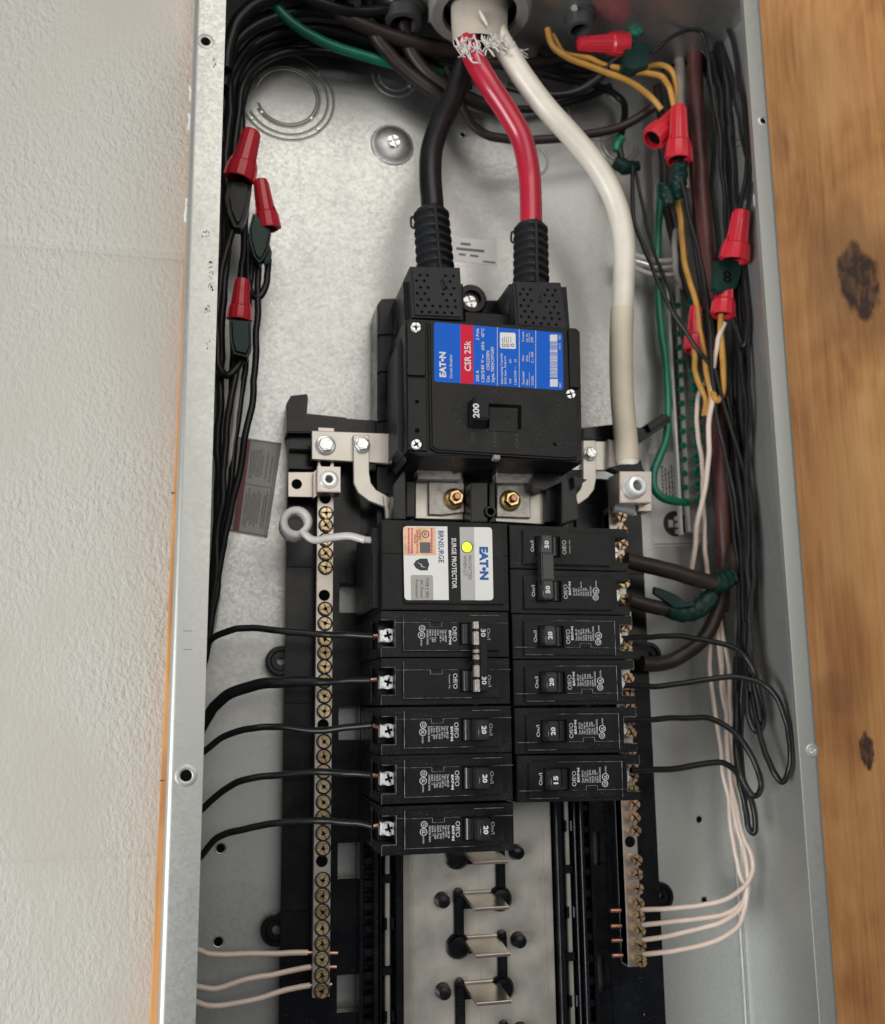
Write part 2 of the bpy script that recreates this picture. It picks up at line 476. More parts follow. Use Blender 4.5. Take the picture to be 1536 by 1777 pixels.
_k2, _k3 = P(1505, 1305, 3.9), P(1452, 1205, 3.9)
KX2, KZ2, KX3, KZ3 = _k2.x, _k2.z, _k3.x, _k3.z
def plywood(name, knots=True, edge=False):
    m = mat(name, (.5, .27, .1), .5)
    nt = m.node_tree; b = nt.nodes['Principled BSDF']; L = nt.links
    tc = nt.nodes.new('ShaderNodeTexCoord')
    def noise(scale, vec, detail=4, rough=.5, dist=0):
        n = nt.nodes.new('ShaderNodeTexNoise')
        n.inputs['Scale'].default_value = scale; n.inputs['Detail'].default_value = detail
        n.inputs['Roughness'].default_value = rough; n.inputs['Distortion'].default_value = dist
        L.new(vec, n.inputs['Vector']); return n.outputs['Fac']
    def mapping(sx, sy, sz):
        q = nt.nodes.new('ShaderNodeMapping'); q.inputs['Scale'].default_value = (sx, sy, sz)
        L.new(tc.outputs['Object'], q.inputs['Vector']); return q.outputs['Vector']
    big = noise(11, mapping(1, 1, .55), 5, .55, 1.2)
    grain = noise(110, mapping(1, 1, .10), 6, .65, .4)
    fine = noise(420, mapping(1, 1, .03), 3, .6)
    def mad(x, k, y):
        q = nt.nodes.new('ShaderNodeMath'); q.operation = 'MULTIPLY_ADD'; q.inputs[1].default_value = k
        L.new(x, q.inputs[0])
        if isinstance(y, float): q.inputs[2].default_value = y
        else: L.new(y, q.inputs[2])
        return q.outputs[0]
    s = mad(grain, .40, mad(fine, .40, mad(big, .80, -.30)))
    ring = noise(5.5, mapping(1, 1, .42), 2, .5, .4)
    k1 = nt.nodes.new('ShaderNodeMath'); k1.operation = 'MULTIPLY'; k1.inputs[1].default_value = 120
    L.new(ring, k1.inputs[0])
    k2 = nt.nodes.new('ShaderNodeMath'); k2.operation = 'SINE'; L.new(k1.outputs[0], k2.inputs[0])
    s = mad(k2.outputs[0], .028, s)
    r = nt.nodes.new('ShaderNodeValToRGB'); e = r.color_ramp.elements
    e[0].position = .28; e[0].color = (.42, .172, .056, 1)
    e[1].position = .72; e[1].color = (.82, .45, .18, 1)
    x = e.new(.5); x.color = (.66, .315, .110, 1)
    L.new(s, r.inputs['Fac'])
    col = r.outputs['Color']
    if knots:
        for (kx, kz, rx, rz, dark) in ((12.62, 11.2, 1.7, 2.6, .42), (12.55, 11.06, .92, 1.5, .92), (KX2, KZ2, .30, .62, .93), (KX3, KZ3, .8, .6, .30), (14.5, 5.2, .3, .7, .4), (10.2, 15.3, .3, .6, .2)):
            q = nt.nodes.new('ShaderNodeMapping'); q.vector_type = 'POINT'
            sx, sz = 1 / (rx * U), 1 / (rz * U)
            q.inputs['Scale'].default_value = (sx, 0, sz)
            q.inputs['Location'].default_value = (-kx * U * sx, 0, -kz * U * sz)
            L.new(tc.outputs['Object'], q.inputs['Vector'])
            nz = nt.nodes.new('ShaderNodeTexNoise'); nz.inputs['Scale'].default_value = 1.6; nz.inputs['Detail'].default_value = 4
            L.new(q.outputs['Vector'], nz.inputs['Vector'])
            ln = nt.nodes.new('ShaderNodeVectorMath'); ln.operation = 'LENGTH'
            L.new(q.outputs['Vector'], ln.inputs[0])
            dd = mad(nz.outputs['Fac'], .9, ln.outputs['Value'])
            mr = nt.nodes.new('ShaderNodeMapRange'); mr.interpolation_type = 'SMOOTHSTEP'
            mr.inputs['From Min'].default_value = 1.12 if dark > .8 else 1.0; mr.inputs['From Max'].default_value = 1.34 if dark > .8 else 1.75
            mr.inputs['To Min'].default_value = dark; mr.inputs['To Max'].default_value = 0
            L.new(dd, mr.inputs['Value'])
            mx = nt.nodes.new('ShaderNodeMix'); mx.data_type = 'RGBA'
            L.new(mr.outputs['Result'], mx.inputs['Factor']); L.new(col, mx.inputs['A'])
            mx.inputs['B'].default_value = (.16, .07, .035, 1)
            if dark > .8:
                kz_ = nt.nodes.new('ShaderNodeTexNoise'); kz_.inputs['Scale'].default_value = 3.2; kz_.inputs['Detail'].default_value = 5; kz_.inputs['Distortion'].default_value = 1.0
                L.new(q.outputs['Vector'], kz_.inputs['Vector'])
                kr_ = nt.nodes.new('ShaderNodeValToRGB')
                kr_.color_ramp.elements[0].position = .45; kr_.color_ramp.elements[0].color = (.022, .014, .012, 1)
                kr_.color_ramp.elements[1].position = .68; kr_.color_ramp.elements[1].color = (.20, .095, .05, 1)
                L.new(kz_.outputs['Fac'], kr_.inputs['Fac']); L.new(kr_.outputs['Color'], mx.inputs['B'])
            col = mx.outputs['Result']
    L.new(col, b.inputs['Base Color'])
    bp = nt.nodes.new('ShaderNodeBump'); bp.inputs['Strength'].default_value = .25; bp.inputs['Distance'].default_value = .0008
    L.new(s, bp.inputs['Height']); L.new(bp.outputs['Normal'], b.inputs['Normal'])
plywood('plywood')

# ------------------------------------------------------------------ setting
mb = MB().box(-30, 30, 4.672, 5.6, -24, 30)
wall = tag(obj('wall', mb, 'masonry_paint'), kind='structure')
rows = [(26.2, 18.22), (18.1, 10.36), (10.24, -4.96), (-5.08, -13.0), (-13.3, -21)]
for i, (z1, z0) in enumerate(rows):
    xs = (-30.5, -14.5, 1.5) if i % 2 else (-22.5, -6.5)
    for x in xs:
        a_, b_, w_ = x + .06, x + 15.94, .34
        mb = MB()
        for (i_, y_) in ((0, 4.69), (.05, 4.672), (w_ * .45, 4.657), (w_, 4.65)):
            mb.v += [V((a_ + i_, y_, z0 + i_)), V((b_ - i_, y_, z0 + i_)), V((b_ - i_, y_, z1 - i_)), V((a_ + i_, y_, z1 - i_))]
        for l_ in range(3):
            for k_ in range(4):
                mb.f.append((l_ * 4 + k_, l_ * 4 + (k_ + 1) % 4, l_ * 4 + 4 + (k_ + 1) % 4, l_ * 4 + 4 + k_))
        mb.f.append((12, 13, 14, 15))
        obj('concrete_block', mb, 'masonry_paint', wall)
ply = tag(obj('plywood_board', MB().prism([(-7.55, -20), (24, -20), (24, 28), (-7.17, 28)], 3.905, 4.65, .02), 'plywood', smooth=None),
          'orange brown plywood backboard with dark knots behind the metal box', 'plywood')
mb = MB()
for (u, v) in ((297, 1354), (293, 855)):
    p = P(u, v, 3.9)
    mb.box(-7.425, -7.33, 3.898, 3.95, p.z - .012, p.z + .012)
obj('edge_crack', mb, 'ink_dark', ply)

# ------------------------------------------------------------------ enclosure
XL, XR, ZT, ZB, YB = -7.14, 7.31, 16.85, -15.0, 3.87
box_ = thing('panel_box', 'open galvanized steel electrical panel box fixed to the plywood', 'panel box', (0, YB, ZB))
obj('back_panel', MB().box(XL, XR, YB, 3.90, ZB, ZT), 'galv', box_, smooth=None)
# side walls with a rolled front edge
def side(x_out, sgn, fl):
    """wall with a flange turned inward; sgn=+1: the flange runs to +x"""
    pts = [(x_out, 3.9), (x_out, .14)]
    for k in range(6):
        t = math.radians(15 + 15 * k)
        pts.append((x_out + sgn * .14 * (1 - math.cos(t)), .14 - .14 * math.sin(t)))
    pts.append((x_out + sgn * fl, 0.0))
    inner = [(x_out + sgn * fl, .055), (x_out + sgn * .14, .055)]
    inner += [(x_out + sgn * .06, .13), (x_out + sgn * .06, 3.9)]
    return pts, inner
def extr(poly, z0, z1):
    mb = MB(); n = len(poly)
    vs = [(x, y, z0) for x, y in poly] + [(x, y, z1) for x, y in poly]
    fs = [(i, (i + 1) % n, n + (i + 1) % n, n + i) for i in range(n)]
    return mb.add(vs, fs)
a, b = side(XL, 1, .70)
ow = obj('side_wall', extr(a + b, ZB, ZT + .1), 'galv_flange', box_, smooth=40)
a, b = side(XR, -1, .50)
obj('side_wall', extr((a + b)[::-1], ZB, ZT + .1), 'galv_flange', box_, smooth=40)
# thin hemmed lip on the inner edge of the flange
obj('flange_lip', MB().box(6.785, 6.81, .012, .16, ZB, ZT), 'galv_flange', box_, smooth=None)
obj('top_wall', MB().box(XL + .06, XR - .06, 0.06, YB, ZT, ZT + .06), 'galv', box_, smooth=None)
obj('bottom_wall', MB().box(XL + .06, XR - .06, 0.06, YB, ZB - .06, ZB), 'galv', box_, smooth=None)
# bends in the corner of the back and right wall
obj('corner_seam', MB().tube([(XR - .09, YB - .03, ZB), (XR - .09, YB - .03, ZT)], .05, 8), 'galv', box_)

def flange_hole(u, v, r, parent, dish=True):
    p = P(u, v, 0)
    m = MB().lathe([(-.0, r * 1.9), (.012, r * 1.55), (.016, r * 1.2), (.004, r)], (p.x, -.002, p.z), (0, -1, 0), 22, close=False)
    h = obj('screw_hole', m, 'galv_flange', parent)
    m = MB().disc((p.x, -.0035, p.z), r, 18)
    obj('opening', m, 'hole_black', h)
flange_hole(357, 72, .10, box_)
flange_hole(323, 1346, .115, box_)
flange_hole(1324, 210, .075, box_)
p = P(1410, 1303, 0)
m = MB().lathe([(0, .17), (.012, .14), (.006, .085)], (p.x, -.002, p.z), (0, -1, 0), 20, close=False)
h = obj('screw_hole', m, 'galv_flange', box_)
obj('screw_tip', MB().screw((p.x, -.003, p.z), .085, .03, .5), 'steel', h)
# scuffs and smudged print on the left flange
mb = MB()
random.seed(3)
for (u, v, n, du, dv) in ((366, 478, 26, 4, 26), (360, 540, 14, 5, 10), (358, 405, 10, 7, 6), (372, 108, 7, 2, 10), (362, 600, 5, 3, 8)):
    for k in range(n):
        q = P(u + random.uniform(-du, du), v + random.uniform(-dv, dv), -.002)
        w = random.uniform(.006, .02); hh = random.uniform(.006, .03)
        mb.add([(q.x - w, -.002, q.z - hh), (q.x + w, -.002, q.z - hh * .6), (q.x + w * .7, -.002, q.z + hh), (q.x - w, -.002, q.z + hh * .8)], [(0, 1, 2, 3)])
for (u0, u1, v) in ((318, 333, 1095), (318, 333, 1127)):
    a, b = P(u0, v, -.002), P(u1, v, -.002)
    mb.add([(a.x, -.002, a.z - .008), (b.x, -.002, b.z - .008), (b.x, -.002, b.z + .008), (a.x, -.002, a.z + .008)], [(0, 1, 2, 3)])
tag(obj('ink_smudge', mb, 'ink_faded', box_), kind='stuff')
# dried white sealant squeezed out on the outer left edge
for (v0, v1) in ((150, 175), (198, 226), (345, 385)):
    pts = []; mb = MB()
    k = v0
    while k <= v1:
        q = P(328.5 - .022 * k, k, .12)
        pts.append((XL - random.uniform(.0, .03), .12, q.z)); k += 4
    mb.tube(pts, [random.uniform(.015, .045) for _ in pts], 6)
    obj('sealant_bead', mb, 'label_white', box_)

# knockouts on the back panel
def knockout(u, v, radii, spans, parent, tabs=()):
    p = P(u, v, YB - .005)
    m = MB()
    for R, (a0, a1) in zip(radii, spans):
        m.ring((p.x, YB + .016, p.z), R, .034, a0, a1, 44, seg=10)
    k = obj('knockout', m, 'galv_flange', parent)
    m = MB()
    for R, (a0, a1) in zip(radii, spans):
        m.ring((p.x, YB - .002, p.z), R - .036, .010, a0, a1, 44, seg=6)
    obj('score_line', m, 'ink_grey', k)
    for R, a in tabs:
        t = math.radians(a); m = MB()
        m.lathe([(0, .045), (.03, .03)], (p.x + R * math.cos(t), YB - .005, p.z + R * math.sin(t)), (0, -1, 0), 8)
        obj('tab', m, 'steel', k)
knockout(498, 168, (1.28, 1.12, .90, .82), ((-160, 130), (-150, 60), (-150, 150), (-160, 170)), box_, ((1.2, 45), (.86, -140), (.86, -40), (1.2, -140), (1.2, -45)))
knockout(685, 132, (.62, .44), ((-180, 0), (-180, 0)), box_, ((.62, -150), (.44, -150), (.5, -30)))
knockout(1032, 195, (.95, .80), ((100, 330), (20, 260)), box_, ((.9, 200),))
knockout(922, 278, (.50,), ((-150, 60),), box_, ((.5, -150),))
knockout(1075, 250, (.62, .5), ((-200, 0), (-180, 0)), box_)
def dimple(u, v, r):
    p = P(u, v, YB)
    m = MB().lathe([(0, r * 1.08), (.02, r * 1.03), (.02, r), (.07, r * .84), (.115, r * .62), (.14, r * .40), (.145, r * .3)], (p.x, YB - .002, p.z), (0, -1, 0), 40, close=False)
    m.lathe([(.145, r * .31), (.146, .02)], (p.x, YB - .002, p.z), (0, -1, 0), 40, close=False)
    d = obj('mounting_dimple', m, 'galv', box_)
    obj('screw', MB().screw((p.x, YB - .145, p.z), .17, .10, .4), 'steel', d)
dimple(681, 252, .56)
def back_hole(u, v, r):
    p = P(u, v, YB)
    h = obj('bolt_hole', MB().lathe([(0, r * 1.35), (.018, r * 1.2), (.01, r)], (p.x, YB - .001, p.z), (0, -1, 0), 20, close=False), 'galv_flange', box_)
    obj('opening', MB().disc((p.x, YB - .004, p.z), r, 16), 'hole_black', h)
for u, v, r in ((383, 1472, .105), (379, 1634, .105), (1213, 1422, .085), (1222, 1562, .075), (803, 234, .07)):
    back_hole(u, v, r)
# slots and a knockout on the right wall
for (u, v) in ((1303, 308), (1312, 345), (1291, 357)):
    p = PXw(u, v, XR - .07)
    obj('slot', MB().box(p.x - .012, p.x + .005, p.y - .10, p.y + .10, p.z - .16, p.z + .16), 'label_white', box_)
p = PXw(1288, 200, XR - .065)
m = MB().ring((p.x, p.y, p.z), .8, .025, -80, 80, 24, axis='x').ring((p.x, p.y, p.z), .62, .02, -90, 90, 24, axis='x')
obj('knockout', m, 'galv', box_)
p = PXw(1262, 30, XR - .065)
obj('knockout', MB().ring((p.x, 2.2, 15.4), .55, .025, 0, 359.9, 30, axis='x'), 'galv', box_)

# grey warning label on the back panel
q = [P(408, 757, YB - .006), P(489, 769, YB - .006), P(464, 934, YB - .006), P(388, 921, YB - .006)]
def bil(a, b):
    """point on the warning label: a across, b down"""
    t = q[0].lerp(q[1], a); s_ = q[3].lerp(q[2], a)
    return t.lerp(s_, b)
def patch(mb, a0, b0, a1, b1, dy):
    mb.add([bil(a0, b0) - V((0, dy, 0)), bil(a1, b0) - V((0, dy, 0)), bil(a1, b1) - V((0, dy, 0)), bil(a0, b1) - V((0, dy, 0))], [(0, 1, 2, 3)])
mb = MB(); patch(mb, 0, 0, 1, 1, 0)
lab = obj('warning_label', mb, 'label_aged', box_)
mb = MB(); patch(mb, .20, .02, .34, .985, .003)
obj('red_band', mb, 'maroon_band', lab)
mb = MB()
for a0, b0, a1, b1 in ((.92, .0, .935, 1), (.965, 0, .98, 1), (.35, .48, .92, .487), (0, .012, 1, .02), (0, .975, 1, .984)):
    patch(mb, a0, b0, a1, b1, .004)
random.seed(11)
for (bs, be) in ((.08, .46), (.51, .96)):
    for c in range(10):
        a = .39 + c * .05
        if random.random() < .12: continue
        b = bs + random.uniform(0, .08)
        while b < be - random.uniform(0, .1):
            l = random.uniform(.006, .03)
            patch(mb, a, b, a + .026, b + l, .004)
            b += l + .006
for c in range(2):
    b = .10
    while b < .92:
        l = random.uniform(.012, .035)
        patch(mb, .055 + c * .075, b, .10 + c * .075, b + l, .004); b += l + .008
tag(obj('small_print', mb, 'ink_grey', lab), kind='stuff')
# small white sticker behind the cables
q = [P(783, 411, YB - .006), P(862, 418, YB - .006), P(863, 461, YB - .006), P(785, 452, YB - .006)]
mb = MB(); patch(mb, 0, 0, 1, 1, 0)
st = obj('inspection_sticker', mb, 'sticker', box_)
mb = MB()
for a0, b0, a1, b1 in ((.2, .2, .42, .3), (.1, .42, .72, .53), (.15, .66, .3, .75), (.4, .66, .58, .75), (.68, .86, .96, .93)):
    patch(mb, a0, b0, a1, b1, .003)
obj('print', mb, 'ink_grey', st)
# pale label under the ground bar
q = [P(1126, 788, YB - .006), P(1216, 780, YB - .006), P(1229, 946, YB - .006), P(1133, 948, YB - .006)]
mb = MB(); patch(mb, 0, 0, 1, 1, 0)
st = obj('rating_label', mb, 'sticker', box_)
mb = MB()
c = P(1172, 909, YB - .009)
mb.disc(c, .36, 28)
obj('round_mark', mb, 'ink_dark', st)
mb = MB()
for c_ in range(6):
    b = .14 + (c_ % 3) * .03
    while b < .50:
        l = random.uniform(.02, .05); patch(mb, .22 + c_ * .06, b, .25 + c_ * .06, b + l, .003); b += l + .012
patch(mb, .02, .975, .98, .985, .003)
tag(obj('small_print', mb, 'ink_grey', st), kind='stuff')
mb = MB().box(c.x - .20, c.x - .06, YB - .012, YB - .0105, c.z - .1, c.z + .1)
for k in (-.22, -.04, .15):
    mb.box(c.x - .02, c.x + .10, YB - .012, YB - .0105, c.z + k - .06, c.z + k + .06)
obj('mark_print', mb, 'sticker', st)

# ------------------------------------------------------------------ chassis
base = thing('bus_chassis', 'black plastic bus chassis carrying the breakers, with tinned bus plates', 'chassis', (0, 3.87, -15))
BT = 5.35
mb = MB().box(-4.65, -3.35, 3.22, 3.60, -15, BT, .03, 2)
obj('base_panel', mb, 'gloss_black', base)
mb = MB().box(3.30, 4.70, 3.22, 3.60, -15, 4.4, .03, 2)
obj('base_panel', mb, 'gloss_black', base)
# ribs across the panels
for z in (4.75, 4.3, 3.6, 1.9, .25, -1.35, -3.1, -6.0, -8.9):
    obj('panel_rib', MB().box(-4.62, -4.05, 3.17, 3.23, z - .03, z + .03, .01), 'gloss_black', base)
    if z < 4: obj('panel_rib', MB().box(4.1, 4.66, 3.17, 3.23, z - .03, z + .03, .01), 'gloss_black', base)
# slotted strip at the inner edge of each panel
def slotted(x0, x1, wins, ztop):
    m = MB(); z = ztop
    for (w1, w0) in wins:
        m.box(x0, x1, 3.24, 3.55, w1, z); z = w0
    m.box(x0, x1, 3.24, 3.55, -15, z)
    return m
wins = ((1.52, .78), (-1.45, -2.25), (-4.6, -5.4), (-7.5, -8.3))
obj('slotted_strip', slotted(-3.35, -2.85, wins, BT - .1), 'gloss_black', base, smooth=None)
obj('slotted_strip', slotted(2.85, 3.30, wins, 4.3), 'gloss_black', base, smooth=None)
obj('centre_panel', MB().box(-2.85, 2.85, 3.38, 3.58, -15, 4.4), 'gloss_black', base, smooth=None)
# upright rails and rungs
for s in (-1, 1):
    for x, w, y in ((2.83, .05, 2.95), (2.52, .045, 2.75), (1.97, .07, 2.86), (2.40, .03, 2.9)):
        obj('rail', MB().box(s * x - w, s * x + w, y, 3.4, -15, 2.4, .015), 'gloss_black', base)
    mb = MB(); z = 2.0
    while z > -14.5:
        mb.box(s * 2.68 - .13, s * 2.68 + .13, 3.0, 3.4, z - .09, z + .09, .02)
        mb.box(s * 2.68 - .10, s * 2.68 + .14, 3.15, 3.4, z - .33, z - .21, .02)
        z -= .5
    obj('rung', mb, 'gloss_black', base)
    st = obj('bus_edge', MB().box(s * 2.22 - .065, s * 2.22 + .065, 3.02, 3.36, -15, 2.4, .02), 'tin', base)
    mb = MB(); z = 1.6; k = 0
    while z > -14.5:
        if k % 2: mb.box(s * 2.22 - .17, s * 2.22 + .09, 2.93, 3.3, z - .10, z + .10, .02)
        else: mb.box(s * 2.22 - .10, s * 2.22 - .02, 2.95, 3.3, z - .13, z + .13, .02).box(s * 2.22 + .08, s * 2.22 + .16, 2.95, 3.3, z - .13, z + .13, .02)
        z -= 1.0; k += 1
    obj('edge_clip', mb, 'gloss_black', st)
# bus plates, stabs, insulation
for s in (-1, 1):
    m = MB().box(min(0.0, s * 1.83) + (.0015 if s > 0 else 0), max(0.0, s * 1.83) - (.0015 if s < 0 else 0), 3.10, 3.2, -15, 2.6)
    pl = obj('bus_plate', m, 'tin', base)
    obj('plate_fold', MB().box(s * 1.62 - .006, s * 1.62 + .006, 3.094, 3.11, -15, 2.6), 'tin_rough', pl)
stz = [-.84 - k for k in range(3, 13)]
for i, z in enumerate(stz):
    zf = z - .13
    m = MB().add([(-.41, 3.1, z), (.41, 3.1, z), (.40, 2.0, zf), (-.40, 2.0, zf), (-.41, 3.1, z - .09), (.41, 3.1, z - .09), (.40, 2.0, zf - .075), (-.40, 2.0, zf - .075)],
                 [(0, 1, 2, 3), (7, 6, 5, 4), (0, 4, 5, 1), (1, 5, 6, 2), (0, 3, 7, 4), (3, 2, 6, 7)])
    sb = obj('stab', m, 'stab_tin', base, smooth=None)
    obj('root_bend', MB().tube([(-.41, 3.085, z + .01), (.41, 3.085, z + .01)], .035, 8), 'tin', sb)
    obj('front_lip', MB().tube([(-.40, 1.995, zf - .012), (.40, 1.995, zf - .012)], .016, 8), 'tin', sb)
    m = MB().add([(-.40, 1.999, zf - .026), (.40, 1.999, zf - .026), (.40, 1.999, zf - .050), (-.40, 1.999, zf - .050)], [(0, 1, 2, 3)])
    m.add([(-.402, 2.0, zf - .026), (-.402, 2.0, zf - .050), (-.412, 3.09, z - .06), (-.412, 3.09, z - .018)], [(0, 1, 2, 3)])
    obj('copper_edge', m, 'copper', sb, smooth=None)
    s = 1 if i % 2 else -1          # the insulation weaves from side to side
    m = MB().box(-.46, .46, 3.07, 3.12, z - .36, z - .09, .01)
    x = s * .52
    m.prism([(x - .12, z - .02), (x + .12, z - .02), (x + .12, z - 1.1), (x - .12, z - 1.1)], 2.98, 3.12, .05, 2)
    m.lathe([(0, .30), (.10, .28), (.16, .22), (.18, .10)], (x - .02, 3.09, z - 1.17), (0, -1, 0), 20)
    m.lathe([(0, .12), (.08, .11), (.1, .05)], (x, 3.09, z + .02), (0, -1, 0), 14)
    obj('insulator', m, 'gloss_black', base)
    m = MB().lathe([(0, .19), (.03, .175), (.22, .165), (.29, .14), (.32, .06)], (s * .92, 3.11, z - .12), (0, -1, 0), 18)
    obj('insulator_post', m, 'gloss_black', base)
# mounting ears
for x, z in ((-4.72, -.37), (-4.72, -6.48), (4.80, -.25), (4.80, -6.27)):
    m = MB().lathe([(0, .36), (.20, .36), (.25, .33), (.25, .25), (.19, .22), (.19, .10), (.0, .10)], (x, 3.62, z), (0, -1, 0), 26, close=False)
    m.box(min(x, x - .3 * (1 if x < 0 else -1) * -1), max(x, x + .3 * (1 if x < 0 else -1)), 3.50, 3.60, z - .30, z + .30) if False else None
    obj('mounting_ear', m, 'gloss_black', base)
# corner arm top left and top right
m = MB().ppx([(497, 750), (497, 700), (505, 686), (533, 683), (535, 690), (533, 717), (601, 724), (606, 734), (606, 752)], 2.9, 3.6, .03, 2)
m.box(-4.62, -4.05, 2.95, 3.05, 4.75, 4.82).box(-4.62, -4.05, 2.95, 3.05, 4.25, 4.32)
obj('corner_arm', m, 'gloss_black', base)
m = MB().ppx([(1012, 762), (1012, 742), (1072, 735), (1112, 742), (1158, 718), (1164, 724), (1165, 732), (1112, 768), (1075, 768)], 2.7, 3.4, .03, 2)
obj('corner_arm', m, 'gloss_black', base)
m = MB().ppx([(1122, 736), (1150, 718), (1164, 724), (1130, 748)], 2.55, 2.7, .02)
obj('arm_latch', m, 'gloss_black', base)
obj('cross_bar', MB().ppx([(600, 726), (700, 733), (700, 760), (600, 752)], 3.1, 3.6, .02), 'gloss_black', base)
obj('cross_bar', MB().ppx([(940, 742), (1080, 742), (1080, 766), (940, 766)], 3.0, 3.6, .02), 'gloss_black', base)
# frame behind the main breaker
m = MB().ppx([(655, 800), (655, 528), (663, 517), (700, 516), (700, 800)], 2.75, 3.7, .06, 2)
fr = obj('breaker_frame', m, 'gloss_black', base)
mb = MB()
for v in (578, 642, 728):
    mb.ppx([(657, v - 2), (692, v - 4), (692, v), (657, v + 2)], 2.68, 2.8)
obj('frame_rib', mb, 'gloss_black', fr)
m = MB().ppx([(700, 520), (980, 520), (980, 560), (700, 560)], 2.8, 3.7, .04)
m.lathe([(0, .42), (.3, .40), (.34, .36), (.34, .24), (.22, .22), (.22, .0)], P(814, 527, 3.0), (0, -1, 0), 24, close=False)
obj('breaker_frame', m, 'gloss_black', base)
obj('frame_screw', MB().screw(P(814, 527, 2.80), .19, .1, .3), 'steel', base)
m = MB().ppx([(692, 520), (704, 505), (704, 805), (680, 805), (680, 700)], 2.0, 3.0, .02)
obj('frame_web', m, 'gloss_black', base)
# area between the main breaker and the branch breakers
m = MB().box(-2.55, 2.45, 2.65, 3.5, 2.35, 4.4, .03)
obj('bridge', m, 'gloss_black', base)
for (q0, y0, y1) in (
    ([(683, 900), (683, 842), (700, 818), (703, 818), (704, 900)], 1.6, 2.8),
    ([(706, 896), (706, 836), (720, 836), (720, 896)], 2.1, 2.8),
    ([(817, 905), (817, 838), (846, 838), (846, 905)], 1.75, 2.8),
    ([(850, 905), (850, 838), (859, 838), (859, 905)], 2.0, 2.8),
    ([(948, 905), (948, 845), (972, 842), (972, 905)], 2.2, 2.8),
    ([(975, 908), (975, 835), (1000, 826), (1003, 900)], 1.7, 2.8),
    ([(920, 838), (930, 820), (975, 822), (975, 836), (945, 850), (925, 848)], 1.8, 2.4),
    ([(995, 826), (1020, 832), (1006, 842), (998, 846)], 1.5, 1.9)):
    obj('barrier', MB().ppx(q0, y0, y1, .02, 2), 'gloss_black', base)
m = MB().lathe([(0, .17), (.3, .15), (.33, .13), (.33, .09), (.0, .08)], P(845, 892, 2.0), (0, -1, 0), 20, close=False)
obj('guide_tube', m, 'gloss_black', base)
def link(px_in, px_out, label):
    m = MB().ppx(px_out, 2.45, 2.6, .015)
    l = obj('link_plate', m, 'tin', base)
    obj('terminal_tongue', MB().ppx(px_in, 2.34, 2.449, .02), 'tin_rough', l)
    return l
l1 = link([(744, 836), (806, 838), (806, 889), (770, 894), (744, 893)], [(721, 800), (804, 800), (804, 902), (721, 900)], '')
l2 = link([(862, 838), (921, 842), (921, 899), (862, 897)], [(860, 800), (945, 806), (945, 910), (860, 905)], '')
def flange_nut(u, v, l, dim=False):
    p = P(u, v, 2.33)
    n = obj('flange_nut', MB().lathe([(0, .275), (.05, .265), (.08, .20)], p, (0, -1, 0), 28).lathe([(.06, .20), (.22, .20), (.25, .17)], p, (0, -1, 0), 6, rot=.3), 'zinc_yellow', l, smooth=30)
    obj('stud', MB().lathe([(.2, .105), (.33, .10), (.37, .07)], p, (0, -1, 0), 16), 'copper', n)
flange_nut(788, 866, l1); flange_nut(885, 869, l2)
flange_nut(785, 815, l1); flange_nut(885, 815, l2)
obj('link_step', MB().ppx([(725, 800), (800, 800), (800, 832), (725, 832)], 2.1, 2.46, .01), 'tin_rough', l1)
obj('link_step', MB().ppx([(862, 806), (942, 806), (942, 838), (862, 838)], 2.1, 2.46, .01), 'tin_rough', l2)
# pale insulating slab behind the main breaker, left of it
obj('side_slab', MB().ppx([(690, 600), (706, 560), (706, 800), (690, 780)], 1.2, 2.6, .01), 'boot_black', base)

# ------------------------------------------------------------------ neutral bars
def neutral_bar(label, xc, ztop, zbot, screws, holes, stick, mats, group):
    t = thing('neutral_bar', label, 'terminal bar', (xc, 2.6, zbot), group)
    obj('bar', MB().box(xc - .19, xc + .19, 2.60, 2.98, zbot, ztop, .018, 2), 'bar_alu', t)
    obj('support', MB().box(xc - .16, xc + .16, 2.98, 3.25, zbot + .1, ztop - .1), 'gloss_black', t)
    random.seed(int(abs(xc * 100)))
    for i, z in enumerate(screws):
        rot = random.uniform(0, 1.57)
        m = MB()
        if stick > .05:
            m.lathe([(0, .10), (stick, .10)], (xc + .01, 2.6, z), (0, -1, 0), 12)
        m.screw((xc + .01, 2.6 - stick, z), .135, .12, rot, gap=.12)
        sc_ = obj('terminal_screw', m, random.choice(mats), t)
        obj('drive_recess', MB().disc((xc + .01, 2.6 - stick - .034, z), .05, 12), 'hole_black', sc_)
        if stick < .05:
            obj('screw_well', MB().ring((xc + .01, 2.596, z), .162, .020, 0, 360, 18, seg=5), 'ink_dark', t)
    for z in holes:
        obj('open_hole', MB().disc((xc - .01, 2.596, z), .135, 16), 'hole_black', t)
    return t
def zl(v, u=561, y=2.6): return P(u, v, y).z
Ls = [891, 912, 937, 961, 985, 1057, 1082, 1110, 1133, 1157, 1182, 1208, 1234, 1287, 1313, 1339, 1365, 1392, 1418, 1446, 1472, 1527, 1554, 1582, 1610, 1637, 1664, 1692, 1719]
nl = neutral_bar('long silver terminal bar with flush brass screws left of the breakers', -3.78, zl(742), zl(1731, 557),
                 [zl(v) for v in Ls], [zl(865), zl(1033), zl(1258), zl(1494), zl(803)], .0, ['brass', 'brass', 'brass_light'], 'neutral terminal bars')
Rs = [897, 921, 945, 970, 1012, 1040, 1066, 1088, 1113, 1128, 1152, 1177, 1200, 1226, 1250, 1272, 1300, 1328, 1348, 1372, 1396, 1419, 1441, 1492, 1517, 1542, 1567, 1590, 1615, 1641, 1667]
def zr(v): return P(1085 + (v - 1380) * .05, v, 2.6).z
